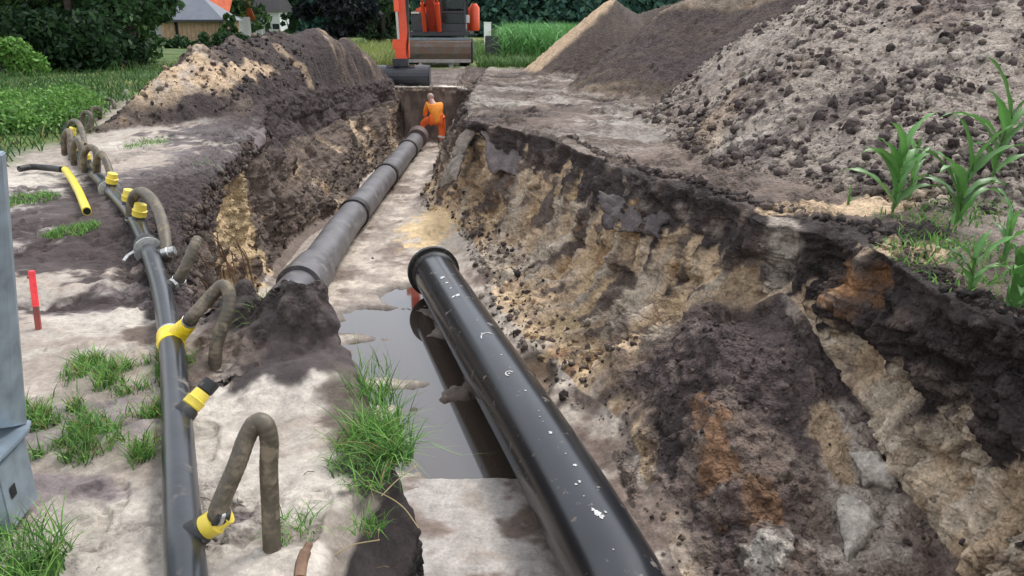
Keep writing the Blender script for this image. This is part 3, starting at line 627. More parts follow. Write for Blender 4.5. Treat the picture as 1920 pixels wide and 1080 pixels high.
M_tape = mat('yellow_tape', (.82, .60, .02), rough=.33, var=.15, scale=30, bump=.5, bscale=45, bdist=.006)
M_yelpipe = mat('yellow_pipe', (.78, .60, .05), rough=.35, var=.08, scale=6, bump=.05, dirt=(.3, .24, .15), dirt_amt=.15, dirt_scale=10)
M_galv = mat('galvanised_steel', (.30, .36, .41), rough=.42, metal=.55, var=.22, scale=14, bump=.12, bscale=30, dirt=(.30, .27, .24), dirt_amt=.2, dirt_scale=6)
M_galv2 = mat('bare_clamp_steel', (.5, .5, .48), rough=.35, metal=.8, var=.3, scale=40, bump=.1)
M_dark_in = mat('dark_inside', (.006, .006, .006), rough=.9, bump=0)
M_white = mat('white_paint_mark', (.55, .55, .52), rough=.6, var=.25, scale=40, bump=0)
M_org = mat('excavator_orange', (.72, .085, .025), rough=.38, var=.1, scale=3, bump=.05, dirt=(.2, .12, .08), dirt_amt=.3, dirt_scale=4)
M_dgrey = mat('machine_dark_grey', (.028, .030, .036), rough=.45, var=.2, scale=5, bump=.05, dirt=(.10, .085, .07), dirt_amt=.3, dirt_scale=4)
M_steel = mat('worn_steel', (.13, .115, .105), rough=.5, metal=.3, var=.3, scale=6, bump=.2, dirt=(.16, .11, .08), dirt_amt=.8, dirt_scale=3)
M_glass, _t, _b = mat_new('cab_glass'); _b.inputs['Base Color'].default_value = (.02, .035, .035, 1); _b.inputs['Roughness'].default_value = .08
_tr = _t.nodes.new('ShaderNodeBsdfTransparent'); _tr.inputs['Color'].default_value = (.75, .85, .82, 1); _ms = _t.nodes.new('ShaderNodeMixShader'); _ms.inputs[0].default_value = .6
_t.links.new(_b.outputs[0], _ms.inputs[1]); _t.links.new(_tr.outputs[0], _ms.inputs[2]); _t.links.new(_ms.outputs[0], _t.nodes['Material Output'].inputs[0])
M_hiviz = mat('hi_vis_orange', (.95, .16, .03), rough=.75, var=.15, scale=8, bump=.5, bscale=14, bdist=.02)
M_hivizy = mat('hi_vis_jacket', (1.0, .30, .03), rough=.75, var=.18, scale=8, bump=.5, bscale=14, bdist=.02)
M_refl = mat('reflective_band', (.62, .62, .58), rough=.35, bump=0)
M_skin = mat('skin', (.45, .26, .19), rough=.6, var=.08, bump=0)
M_hair = mat('grey_hair', (.38, .27, .22), rough=.8, bump=.4)
M_boot = mat('boot', (.05, .035, .03), rough=.6)
M_pink = mat('fluorescent_red_paint', (.85, .06, .07), rough=.55, var=.15, scale=30, bump=.2)
M_wood = mat('old_wood', (.16, .095, .06), rough=.85, var=.4, scale=20, bump=.6, bscale=40, bdist=.01)
M_brick = mat('ochre_boards', (.40, .27, .17), rough=.8, var=.2, scale=3, bump=0)
M_brick2 = mat('grey_wall', (.3, .3, .29), rough=.8)
M_roof = mat('grey_roof', (.145, .16, .19), rough=.6, var=.12, scale=2, bump=.1, bscale=6)
M_rooft = mat('orange_tiles', (.55, .12, .05), rough=.7, var=.25, scale=4, bump=.3, bscale=8)
M_roofd = mat('dark_tiles', (.035, .032, .034), rough=.7, var=.25, scale=4, bump=.3, bscale=8)
M_wall = mat('white_render', (.72, .73, .72), rough=.8, var=.06, scale=2, bump=0)
M_win = mat('window_pane', (.03, .04, .05), rough=.1, bump=0)
M_bark = mat('bark', (.075, .06, .05), rough=.9, var=.4, scale=6, bump=.6, bscale=12, bdist=.03)
M_birch = mat('birch_bark', (.5, .48, .44), rough=.8, var=.3, scale=5, bump=.2, dirt=(.06, .05, .05), dirt_amt=.5, dirt_scale=5)
M_leaf = mat_attr('foliage', rough=.6, spec=.3, bump=0, var=.2, vscale=3, transl=.25)
M_maize = mat_attr('maize_leaf', rough=.42, spec=.45, bump=.1, bscale=60, var=.12, vscale=25, transl=.3)

# ================================================================ pipes
def pipe_pts(P, n=14): return catmull([Vector(p) for p in P], n)
BP = [Vector((1.75, 1.0, -1.56)), G(1262, 1300, -1.56), G(1150, 1080, -1.55), G(1052, 900, -1.55), G(943, 720, -1.55), G(812, 508, -1.55)]
bp_pts = pipe_pts(BP, 14)
np_root = empty('sewer_pipe', tuple(bp_pts[-1])); tag(np_root, 'new glossy black plastic pipe with a flanged end lying across the trench floor', 'pipe')
def build_at(mb, name, m, root, smooth=True, bev=0):
    o = mb.build(name, m, None, smooth, bev); o.parent = root; o.matrix_parent_inverse = Matrix.Translation(-Vector(root.location)); return o
build_at(MB().tube(bp_pts, .275, 48), 'barrel', M_pe, np_root)
d = (bp_pts[-1] - bp_pts[-3]).normalized(); e = bp_pts[-1]
fl_pts = [e - d * .20, e - d * .175, e - d * .10, e - d * .075, e - d * .075, e + d * .0, e + d * .002]
build_at(MB().tube(fl_pts, [.276, .292, .292, .292, .338, .338, .25], 48), 'flange', M_blk, np_root)
# white chalk strokes and sand splashes stuck to the crown of the pipe
def on_pipe(px, py):
    """closest hit of the ray through a pixel with the pipe wall, found numerically"""
    o = Vector((0, 0, CAM_H)); dr = (GY(px, py, 5.0) - o).normalized()
    t = 1.5
    while t < 14:
        p = o + dr * t; dd = min((p - q).length for q in bp_fine)
        if dd < .279: return p
        t += max(.004, (dd - .279) * .8)
    return None
bp_fine = [a.lerp(b_, k / 14) for a, b_ in zip(bp_pts[:-1], bp_pts[1:]) for k in range(14)]
def axis_near(p): return min(bp_fine, key=lambda q: (q - p).length)
def splat(px, py, r, m=M_white, elong=1.3, seed=0):
    p = on_pipe(px, py)
    if p is None: return None
    a = axis_near(p); nn_ = (p - a).normalized(); tt = (bp_pts[-1] - bp_pts[20]).normalized(); tt = (tt - nn_ * tt.dot(nn_)).normalized(); ss = nn_.cross(tt)
    rr = random.Random(seed); n = 14; V_ = [p + nn_ * .004]; 
    for k in range(n):
        an = 6.283 * k / n; q = r * (.55 + .7 * rr.random()); qq = p + tt * math.cos(an) * q * elong + ss * math.sin(an) * q
        ax_ = axis_near(qq); V_.append(ax_ + (qq - ax_).normalized() * .2785 )
    return V_, [(0, k + 1, (k + 1) % n + 1) for k in range(n)]
mbw = MB()
for k, (x, y, r) in enumerate([(1120, 962, .022), (1128, 968, .018), (1112, 955, .012), (1078, 872, .014), (1086, 902, .012), (1080, 908, .008), (1032, 811, .014), (1018, 790, .006), (1012, 781, .007), (858, 553, .03), (850, 556, .02), (838, 530, .02), (985, 732, .009),
                               (955, 700, .012), (940, 665, .008), (1060, 850, .006), (1150, 1030, .006), (830, 520, .03), (845, 540, .014), (1095, 930, .005), (1010, 770, .005), (895, 600, .006), (903, 625, .01), (1136, 960, .009)]):
    s_ = splat(x, y, r, seed=k)
    if s_: build_at(MB().add(*s_), 'sand_splash', M_white, np_root, smooth=False)
def arc_mark(cx, cy, rad, a0, a1, wd):
    """a chalk arc drawn on the pipe, given by its picture place but laid on the wall"""
    P = []
    for k in range(9):
        a = math.radians(a0 + (a1 - a0) * k / 8); p = on_pipe(cx + rad * math.cos(a), cy + rad * .62 * math.sin(a))
        if p is not None: P.append(p)
    V_ = []; 
    for i, p in enumerate(P):
        tt = (P[min(i + 1, len(P) - 1)] - P[max(i - 1, 0)]).normalized(); ax_ = axis_near(p); nn_ = (p - ax_).normalized(); ss = nn_.cross(tt)
        for sg in (-1, 1):
            q = p + ss * wd * sg; ax_ = axis_near(q); V_.append(ax_ + (q - ax_).normalized() * .279)
    mbw_ = MB(); mbw_.add(V_, [(2 * i, 2 * i + 1, 2 * i + 3, 2 * i + 2) for i in range(len(P) - 1) if (P[i] - P[i + 1]).length < .05])
    if len(mbw_.f): build_at(mbw_, 'paint_mark', M_white, np_root, smooth=False)
arc_mark(914, 631, 12, 120, 380, .006); arc_mark(955, 700, 7, 100, 330, .005)
# old jointed main
op = empty('old_pipeline', (-2.70, 9.0, -1.55)); tag(op, 'old weathered grey jointed pipe running along the left side of the trench floor', 'pipe')
def opx(y): return -2.62 - .09 * sstep(9, 13, y) + .0 * y
joints = [5.4, 9.05, 12.95, 16.55, 20.15, 21.9]
for i in range(len(joints) - 1):
    y0, y1 = joints[i], joints[i + 1]
    if i == 0: y0 = 8.35
    PR = .235
    P = [Vector((opx(y), y, -1.56 + .012 * math.sin(y * 1.7))) for y in np.linspace(y0, y1 + .02, 8)]
    s_ = build_at(MB().tube(P, PR, 32), 'pipe_section', M_old, op)
    if i < 4:
        yj = y1; q = Vector((opx(yj), yj, -1.56)); big = 1.18 if i == 0 else 1.08
        dd = Vector((0, 1, 0)); L_ = .75 if i == 0 else .22
        pr = [q - dd * .04, q - dd * .035, q + dd * .05, q + dd * L_, q + dd * (L_ + .05)]
        so = MB().tube(pr, [PR + .005, PR * big + .015, PR * big + .015, PR * (big - .02), PR + .005], 32).build('socket', M_old if i == 0 else M_blk, None, True)
        so.parent = s_
c = G(783, 258, -1.5)
build_at(MB().tube([Vector((-2.66, 21.85, -1.5)), Vector((-2.66, 21.95, -1.5)), Vector((-2.66, 22.2, -1.45)), Vector((-2.66, 22.3, -1.4))], [.26, .29, .29, .25], 24), 'coupling', mat('rusty_coupling', (.10, .065, .06), rough=.7), op)

# ================================================================ dewatering header on the left bank
HP = [Vector((-.42, .6, .06)), G(352, 1140, .06), G(343, 1000, .06), G(330, 760, .06), G(320, 640, .06), G(303, 545, .06), G(277, 465, .06), G(246, 402, .06), G(200, 350, .06), G(166, 312, .06), G(138, 275, .06), G(124, 240, .06), G(124, 222, .06)]
hp_pts = pipe_pts(HP, 12)
hd = empty('header_pipe', tuple(hp_pts[12])); tag(hd, 'long black header pipe on the left bank with yellow branch couplings', 'pipe')
build_at(MB().tube(hp_pts, .056, 28), 'barrel', M_hdr, hd)
def hp_at(py):
    """point and direction of the header where it crosses picture row py"""
    best = min(range(len(hp_pts) - 1), key=lambda i: abs(540 - F_PX * 0 - (540 - 0) - 0) if False else abs(proj(hp_pts[i])[1] - py))
    a = hp_pts[max(0, best - 1)]; b_ = hp_pts[best + 1]
    return hp_pts[best].copy(), (b_ - a).normalized()
def proj(p):
    d_ = Vector(p) - Vector((0, 0, CAM_H)); k = d_.y * _c - d_.z * _s; u = d_.x / k; v = (d_.y * _s + d_.z * _c) / k
    return 960 + u * F_PX, 540 - v * F_PX
def collar(py, r, wdt, m, name='collar'):
    p, d_ = hp_at(py)
    return build_at(MB().tube([p - d_ * wdt, p - d_ * wdt * .95, p + d_ * wdt * .95, p + d_ * wdt], [.057, r, r, .057], 24), name, m, hd)
collar(466, .088, .05, M_blk); collar(352, .09, .05, M_blk); collar(470, .096, .012, M_galv2, 'clamp_ring'); collar(356, .10, .012, M_galv2, 'clamp_ring'); collar(628, .060, .03, M_galv2, 'clamp_ring')
p, d_ = hp_at(470); sd_ = d_.cross(Vector((0, 0, 1)))
for sg in (-1, 1):
    build_at(MB().tube([p - sd_ * sg * -.09 + Vector((0, 0, .01)), p + sd_ * sg * .125 + Vector((0, -.02, -.01)), p + sd_ * sg * .13 + Vector((0, -.07, -.03))], .012, 8), 'clamp_lever', M_galv2, hd)
def branch(p, dirv, m=M_yel, L=.085, r=.033, stub=False):
    """saddle on the header with a yellow union nut pointing along dirv; returns the nut's mouth"""
    dv = dirv.normalized(); q = p + dv * .045
    build_at(MB().tube([q - dv * .02, q + dv * .02, q + dv * .028], [.046, .042, .034], 20), 'saddle', M_blk, hd)
    nut = MB(); a = q + dv * .024
    nut.tube([a, a + dv * .008, a + dv * L * .45, a + dv * L * .5, a + dv * L * .55, a + dv * L], [r * .95, r * 1.15, r * 1.15, r * 1.22, r * 1.02, r * .95], 20)
    build_at(nut, 'union_nut', m, hd)
    return a + dv * L
def hose(label, P, r=.027, m=M_hose, grp='suction hoses along the header pipe', open_end=False, clampend=True, n=9):
    pts = pipe_pts(P, n * 4); r0 = r; acc = 0.0; rr_ = []
    for i_, q_ in enumerate(pts):
        if i_: acc += (q_ - pts[i_ - 1]).length
        rr_.append(r0 * (1 + .014 * math.sin(acc * 6.283 / (r0 * .75))))
    rt = empty('suction_hose', tuple(pts[0])); tag(rt, label, 'hose', grp)
    if open_end:
        mb = MB().tube(pts, rr_, 18, cap=False); e_ = pts[-1]; dd = (pts[-1] - pts[-2]).normalized()
        mb.tube([e_, e_ + dd * .001, e_ - dd * .05], [r, r * .82, r * .8], 18, cap=True); build_at(mb, 'tube', m, rt)
    else: build_at(MB().tube(pts, rr_, 16), 'tube', m, rt)
    if clampend:
        a = pts[0]; dd = (pts[6] - pts[0]).normalized()
        build_at(MB().tube([a - dd * .004, a, a + dd * .038, a + dd * .04], [r, r * 1.14, r * 1.14, r], 18), 'cuff', M_blk, rt)
        build_at(MB().tube([a + dd * .014, a + dd * .0145, a + dd * .026, a + dd * .0265], [r, r * 1.2, r * 1.2, r], 18), 'clamp', M_galv2, rt)
    return rt
# nearest: branch 1 with its hose bending down into the ground
p1, _ = hp_at(1022); t1 = GY(385, 990, 1.93) ; m1 = branch(p1, (t1 - p1))
hose('thick muddy brown hose of the nearest coupling, bent sharply and going into the ground', [m1 - (t1 - p1).normalized() * .01, GY(408, 960, 1.93), GY(444, 872, 1.97), GY(462, 822, 2.0), GY(480, 793, 2.01), GY(497, 797, 2.01), GY(505, 828, 2.01), GY(504, 880, 2.01), GY(507, 950, 2.0), GY(510, 1030, 1.98)], r=.0275)
# branch 2: open yellow stub with a black collar
p2, _ = hp_at(790); t2 = GY(372, 745, 2.72); dv = (t2 - p2).normalized(); m2_ = branch(p2, dv, r=.034, L=.075)
st = MB().tube([m2_ - dv * .005, m2_ + dv * .004, m2_ + dv * .006, m2_ + dv * .05, m2_ + dv * .052, m2_ + dv * .02], [.028, .029, .034, .034, .025, .024], 20)
build_at(st, 'open_coupling', M_blk, hd)
# branch 3: wrapped in yellow tape
p3, d3 = hp_at(640); t3 = GY(355, 605, 3.42); dv3 = (t3 - p3).normalized()
tp = MB()
for k in range(7):
    a = p3 + d3 * (-.05 + .017 * k); rr_ = .060 + .004 * random.random()
    ax2 = (d3 + dv3 * .35 * (random.random() - .2)).normalized()
    tp.tube([a - ax2 * .02, a - ax2 * .015, a + ax2 * .015, a + ax2 * .02], [.057, rr_, rr_ + .002, .057], 20)
for k in range(5):
    a = p3 + dv3 * (.045 + .028 * k); tp.tube([a - dv3 * .02, a - dv3 * .016, a + dv3 * .016, a + dv3 * .02], [.034, .05 - .003 * k, .048 - .003 * k, .034], 18)
build_at(tp, 'tape_wrap', M_tape, hd)
hose('muddy hose rising from the yellow tape wrap and doubling back down to the grass', [p3 + dv3 * .15, GY(362, 592, 3.4), GY(385, 567, 3.45), GY(404, 546, 3.48), GY(418, 536, 3.48), GY(429, 548, 3.46), GY(427, 580, 3.42), GY(414, 620, 3.38), GY(405, 655, 3.36), GY(403, 700, 3.34)], r=.031)
# branch 4: steel clamp, hose end sticking up open
p4, _ = hp_at(548); t4 = GY(330, 530, 4.3); m4 = branch(p4, (t4 - p4), m=M_galv2, L=.06, r=.03)
hose('short muddy hose sticking up with its open end in the air', [m4, GY(338, 518, 4.3), GY(352, 492, 4.32), GY(363, 465, 4.36), GY(372, 448, 4.42)], r=.032, open_end=True)
hose('large dark hose arch from a yellow nut to a steel clamp beside the trench edge', [GY(247, 416, 5.9), GY(246, 390, 5.9), GY(252, 367, 5.85), GY(266, 360, 5.8), GY(283, 372, 5.6), GY(298, 398, 5.4), GY(307, 430, 5.2), GY(311, 462, 5.05), GY(311, 485, 4.95)], r=.040)
p5, _ = hp_at(486); branch(p5, Vector((.8, .1, .25)), m=M_galv2, L=.09, r=.03)
labs = ['hose arch standing next behind the black collar, its top level with the yellow pipe', 'tall wide hose arch to the right of the yellow pipe', 'slim hose arch behind the left end of the yellow pipe', 'dark narrow hose loop at the left edge of the row',
        'pale round hose arch, the highest of the leftmost group', 'short square hose loop in front of the green weeds', 'small hose arch nearer the foot of the left spoil heap', 'farthest dark hose stub at the foot of the left spoil heap']
arches = [[(159, 322), (157, 292), (166, 277), (178, 281), (182, 300), (183, 328)], [(181, 332), (181, 302), (190, 289), (201, 308), (208, 330), (213, 350)],
          [(139, 308), (137, 280), (145, 263), (153, 283), (155, 316)], [(121, 289), (120, 258), (128, 246), (133, 262), (134, 300)],
          [(129, 248), (130, 234), (138, 227), (148, 232), (155, 250), (159, 272)], [(157, 242), (155, 216), (163, 211), (170, 219), (168, 244)],
          [(173, 228), (171, 208), (179, 202), (187, 208), (187, 224)], [(216, 212), (213, 195), (209, 188), (203, 186)]]
for lab, A in zip(labs, arches):
    y0 = G(A[0][0], A[0][1], .06).y; y1 = G(A[-1][0], max(A[-1][1], A[0][1] - 8), .06).y
    if A is arches[-1]: y1 = y0 + .2
    hose(lab, [GY(x, y, y0 + (y1 - y0) * k / (len(A) - 1)) for k, (x, y) in enumerate(A)], r=.034, n=6, clampend=False)
for py, dx in [(422, .6), (394, .5), (357, .6), (313, -.2), (294, .2), (262, .8)]:
    p_, dd = hp_at(py); branch(p_, Vector((dx * .5, 0, 1)), L=.10, r=.045)
# yellow pipe and black hose lying on the sand
a, b_ = G(122, 318, .05), G(163, 396, .05); dd = (b_ - a).normalized()
yp = empty('gas_pipe', tuple(a)); tag(yp, 'straight bright yellow plastic pipe lying loose on the grey sand', 'pipe')
build_at(MB().tube([a, a.lerp(b_, .3) + Vector((.02, 0, 0)), a.lerp(b_, .6) + Vector((.02, 0, 0)), b_], .036, 20), 'barrel', M_yelpipe, yp)
build_at(MB().tube([b_ - dd * .002, b_ + dd * .003], .029, 20), 'dark_bore', M_dark_in, yp)
hh = MB().tube(pipe_pts([G(36, 317, .035), G(60, 313, .035), G(90, 315, .035), G(116, 318, .05)], 6), .034, 12).build('drain_hose', M_blk, None, True)
tag(hh, 'flat dark hose end lying on the sand left of the yellow pipe', 'hose')
# marking stake
sb = G(73, 622, -.03); stp = GY(59, 508, sb.y + .02); dd = (stp - sb)
sk = empty('marking_stake', tuple(sb)); tag(sk, 'wooden stake with its top sprayed fluorescent red standing in the mud', 'stake')
def plank(a, b_, wx_, wy_):
    m_ = MB(); V_ = []
    for q in (a, b_):
        for sx, sy in ((-1, -1), (1, -1), (1, 1), (-1, 1)): V_.append(q + Vector((sx * wx_, sy * wy_, 0)))
    return m_.add(V_, [(0, 3, 2, 1), (4, 5, 6, 7)] + [(i, (i + 1) % 4, 4 + (i + 1) % 4, 4 + i) for i in range(4)])
build_at(plank(sb.lerp(stp, .42), stp, .014, .010), 'painted_top', M_pink, sk, False, .002)
build_at(plank(sb - dd * .1, sb.lerp(stp, .418), .0136, .0096), 'shaft', mat('muddy_red_wood', (.28, .06, .05), rough=.7, dirt=(.12, .09, .07), dirt_amt=.6, dirt_scale=30), sk, False, .002)
wp = plank(G(236, 192, 0), GY(236, 168, G(236, 192, 0).y), .03, .03).build('marker_post', mat('pale_post', (.5, .46, .38), rough=.8)); tag(wp, 'small pale wooden post at the foot of the left spoil heap', 'post')
# steel frame cut by the left edge of the picture
fr = empty('steel_frame', (-1.7, 2.2, 0)); tag(fr, 'galvanised steel upright with a flat foot plate at the left edge of the picture', 'steel frame')
A0 = [GY(52, 795, 2.28), GY(24, 800, 2.20), GY(-60, 812, 2.10), GY(-80, 770, 2.4)]
A1 = [GY(11, 283, 2.28), GY(3, 290, 2.20), GY(-70, 300, 2.10), GY(-80, 275, 2.4)]
n = 4; mbp = MB().add(A0 + A1, [(0, 1, 2, 3), (7, 6, 5, 4)] + [(i, (i + 4), (i + 1) % 4 + 4, (i + 1) % 4) for i in range(4)])
build_at(mbp, 'post', M_galv, fr, False, .004)
q = [GY(58, 787, 2.32), GY(52, 806, 2.2), GY(-10, 868, 2.0), GY(-120, 900, 2.0), GY(-120, 790, 2.4)]
mbp = MB().add(q + [p_ - Vector((0, 0, .015)) for p_ in q], [(0, 1, 2, 3, 4), (9, 8, 7, 6, 5)] + [(i, i + 5, (i + 1) % 5 + 5, (i + 1) % 5) for i in range(5)])
build_at(mbp, 'foot_plate', M_galv, fr, False, .003)
q = [GY(45, 812, 2.2), GY(-8, 872, 2.02), GY(-120, 905, 2.02), GY(-120, 805, 2.35)]
zb = [Vector((p_.x, p_.y, .02)) for p_ in q]
q = [p_ - Vector((0, 0, .012)) for p_ in q]
build_at(MB().add(q + zb, [(0, 1, 2, 3), (7, 6, 5, 4)] + [(i, i + 4, (i + 1) % 4 + 4, (i + 1) % 4) for i in range(4)]), 'foot_box', M_galv, fr, False, .004)
hole_c = q[0].lerp(q[1], .72) * .5 + zb[0].lerp(zb[1], .72) * .5 
ed = (q[1] - q[0]).normalized(); nn_ = Vector((ed.y, -ed.x, 0)).normalized()
if nn_.x < 0: nn_ = -nn_
build_at(MB().add([hole_c + nn_ * .003 + ed * sx * .016 + Vector((0, 0, sz * .02)) for sx, sz in ((-1, -1), (1, -1), (1, 1), (-1, 1))], [(0, 1, 2, 3)]), 'slot', M_dark_in, fr)

# ================================================================ soil slabs that broke off along the edges
def slab(label, P, th, colr, seed, grp='slabs of crusted soil on the trench edge', sub=10):
    """P: 4 corners (a,b,c,d) of the upper face"""
    a, b_, c_, d_ = [np.array(p) for p in P]; n = sub * 3
    u, v = np.meshgrid(np.linspace(0, 1, n), np.linspace(0, 1, n)); 
    edge = .045 * fbm(u * 0 + seed, u * 6, v * 6, 1, 3)
    uu = np.clip(u + edge * 2.2, -.1, 1.1)[..., None]; vv = np.clip(v + edge.T * 2.2, -.1, 1.1)[..., None]
    Pt = (a * (1 - uu) + b_ * uu) * (1 - vv) + (d_ * (1 - uu) + c_ * uu) * vv
    nn = np.cross(b_ - a, d_ - a); nn = nn / np.linalg.norm(nn); nn = nn if nn[2] > 0 else -nn
    hgt = fbm(Pt[..., 0], Pt[..., 1], Pt[..., 2], 3, 4) * .11 + fbm(Pt[..., 0], Pt[..., 1], Pt[..., 2], 12, 3) * .04 - .05 * (np.abs(u - .5) ** 3 + np.abs(v - .5) ** 3) * 8
    T = Pt + nn * hgt[..., None]; Bt = Pt - nn * (th * (1 + .5 * fbm(Pt[..., 0], Pt[..., 1], Pt[..., 2], 4, 3)))[..., None]
    VV = np.concatenate([T.reshape(-1, 3), Bt.reshape(-1, 3)]); m_ = n * n
    q = (np.arange(n - 1)[:, None] * n + np.arange(n - 1)[None]).ravel(); F1 = np.stack([q, q + 1, q + n + 1, q + n], -1); F2 = F1[:, ::-1] + m_
    e1 = np.arange(n - 1); rim = np.concatenate([e1, e1 * n + n - 1, (n * (n - 1) + e1)[::-1] + 1, (e1[::-1] + 1) * n]); nx_ = np.roll(rim, -1)
    F3 = np.stack([rim, rim + m_, nx_ + m_, nx_], -1)
    cc = np.array(colr) * (1 + .5 * fbm(VV[:, 0], VV[:, 1], VV[:, 2], 6, 4))[:, None]; cc[m_:] = DARK * 1.2  # undersides coloured dark, the shade beneath slabs put into the colour
    o = mesh_np('soil_slab', VV, [F1, F2, F3], M_soil, color=np.clip(cc, .01, .8), grit=np.full(len(VV), .6)); tag(o, label, 'soil slab', grp); return o
slab('long tilted plank-like slab of grey soil leaning against the far right trench edge', [GY(878, 232, 13.6), GY(900, 222, 13.2), GY(858, 285, 13.0), GY(834, 298, 13.4)], .10, GREY * .7, 1)
slab('lower leaning slab of grey soil with a dark hollow under it', [GY(834, 305, 13.2), GY(868, 278, 12.9), GY(850, 335, 12.5), GY(812, 352, 13.0)], .09, GREY * .55, 2)
slab('broad purplish slab of soil hanging over the edge where the bench ends', [GY(905, 235, 12.9), GY(1030, 250, 12.2), GY(985, 325, 11.5), GY(915, 318, 12.3)], .10, PURP * 1.0, 3)
slab('dark purple slab of crust sagging over the sandy trench face', [GY(1120, 355, 8.6), GY(1260, 385, 7.6), GY(1230, 440, 7.35), GY(1120, 420, 8.2)], .08, PURP * .7, 4)
slab('pale sand block with shade painted into its foot lying under the right wall', [G(1592, 835, -1.13), G(1650, 838, -1.10), G(1690, 905, -1.22), G(1618, 900, -1.26)], .2, PALE * .8, 5, 'pale sand blocks fallen from the right wall', 8)
slab('pale angular sand block, the lower of the two under the right wall', [G(1562, 925, -1.31), G(1612, 915, -1.26), G(1642, 960, -1.28), G(1585, 1032, -1.39)], .18, PALE * .78, 6, 'pale sand blocks fallen from the right wall', 8)
slab('overhanging lip of purplish turf crust above the pale sand face on the left', [GY(425, 262, 10.9), GY(496, 222, 12.3), GY(500, 262, 11.7), GY(430, 292, 10.2)], .12, PURP * .95, 8)

# ================================================================ plants
def blades(base, hgt, wid, lean, colr, nseg=3, curl=.6):
    """base (n,3); one tapering bent strip each"""
    n = len(base); az = rng.random(n) * 6.283; L_ = lean * (.4 + 1.2 * rng.random(n)); yaw = rng.random(n) * 6.283
    t = np.linspace(0, 1, nseg + 1); out = []
    for k in t:
        off = (L_ * hgt) * k ** (1 + curl); z = hgt * k * np.sqrt(np.clip(1 - (L_ * k * .8) ** 2, .05, 1)); w_ = wid * (1 - k ** 1.5 * .95) * .5
        cx = base[:, 0] + np.cos(az) * off; cy = base[:, 1] + np.sin(az) * off; cz = base[:, 2] + z
        out.append(np.stack([cx - np.cos(yaw) * w_, cy - np.sin(yaw) * w_, cz], -1)); out.append(np.stack([cx + np.cos(yaw) * w_, cy + np.sin(yaw) * w_, cz], -1))
    VV = np.stack(out, 1).reshape(-1, 3); m_ = 2 * (nseg + 1)
    q = np.array([[2 * k, 2 * k + 1, 2 * k + 3, 2 * k + 2] for k in range(nseg)])
    FF = (q[None] + (np.arange(n) * m_)[:, None, None]).reshape(-1, 4)
    cc = colr if colr.ndim == 2 else np.repeat(colr[None], n, 0)
    return VV, FF, np.repeat(cc, m_, 0)
GR1 = np.array((.11, .25, .045)); GR2 = np.array((.19, .36, .08)); GR3 = np.array((.06, .15, .035)); STRAW = np.array((.35, .27, .12))
def gcols(n, mix=(GR1, GR2, GR3), straw=.05):
    c_ = np.array(mix)[rng.integers(0, len(mix), n)] * (.7 + .6 * rng.random((n, 1))); s_ = rng.random(n) < straw; c_[s_] = STRAW * .9; return c_
def ground_idx(weight, n): 
    idx = scatter_pos(weight, n); return V[idx].astype(float)
def patch_w(px, py, r, ry, z=0, seg_ok=None):
    c_ = G(px, py, z); d = np.hypot((X - c_.x) / r, (Y - c_.y) / ry) + n2 * .5 + n3 * .3
    return sstep(1, .5, d) * (seg < 3.05)
def tuft(px, py, n, r, h, wid, lean, z=0):
    c_ = G(px, py, z); a = rng.random(n) * 6.283; rr = r * np.sqrt(rng.random(n))
    B = np.stack([c_.x + np.cos(a) * rr, c_.y + np.sin(a) * rr, np.full(n, c_.z - .02)], -1)
    return blades(B, h * (.45 + .6 * rng.random(n)), wid, lean, gcols(n), 4)
def merge(L_):
    o = 0; VV = []; FF = []; CC = []
    for v, f_, c_ in L_: VV.append(v); FF.append(f_ + o); CC.append(c_); o += len(v)
    return np.concatenate(VV), np.concatenate(FF), np.concatenate(CC)
def grass_obj(name, label, L_, kind='stuff', cat='grass'):
    v, f_, c_ = merge(L_); o = mesh_np(name, v, f_, M_leaf, color=np.clip(c_, 0, 1), smooth=False); tag(o, label, cat, kind=kind); return o
wgt = patch_w(240, 690, .36, .28) + patch_w(120, 810, .30, .2) * .8 + patch_w(250, 850, .14, .12) * .6 + patch_w(370, 690, .16, .14) * .7 + patch_w(80, 770, .16, .18) * .7 + patch_w(200, 860, .2, .08) * .6 + patch_w(285, 790, .06, .12)
P_ = ground_idx(wgt * sstep(.0, .3, fbm(X + 5, Y, Z * 0, 9, 3)), 3000); n = len(P_)
P2 = ground_idx(patch_w(140, 435, .22, .22) + patch_w(55, 375, .25, .4) * .6 + patch_w(270, 268, .3, .6) * .25 + patch_w(400, 300, .3, .3) * .05, 1500)
grass_obj('grass', 'sparse bright green grass growing in patches on the left bank', [blades(P_, .035 + .085 * rng.random(n) ** 1.6, .006, .8, gcols(n, straw=.12), 3), blades(P2, .03 + .04 * rng.random(len(P2)), .008, .8, gcols(len(P2)), 3)])
grass_obj('grass_tuft', 'large bright green tuft of long grass hanging over the near trench edge', [tuft(705, 820, 260, .10, .21, .0065, .7), tuft(735, 850, 180, .08, .18, .007, .95), tuft(672, 830, 160, .09, .16, .006, .9), tuft(700, 745, 130, .10, .2, .0065, .6), tuft(650, 870, 80, .08, .12, .006, 1.0), tuft(690, 900, 90, .08, .13, .006, 1.1), tuft(745, 860, 50, .05, .22, .006, 1.1), tuft(700, 690, 22, .09, .2, .0045, .5), tuft(720, 800, 16, .1, .34, .0045, .5)], kind=None, cat='grass tuft')
grass_obj('grass_tuft', 'yellowish green grass tuft on the dark mound at the end of the old pipe', [tuft(492, 615, 130, .07, .2, .009, .8, .02), tuft(500, 600, 60, .05, .22, .009, .6, .05)], kind=None, cat='grass tuft')
grass_obj('grass_tuft', 'dense grass tuft cut by the bottom left corner of the picture', [tuft(20, 1050, 300, .16, .17, .006, .7), tuft(60, 1075, 120, .08, .12, .006, .7)], kind=None, cat='grass tuft')
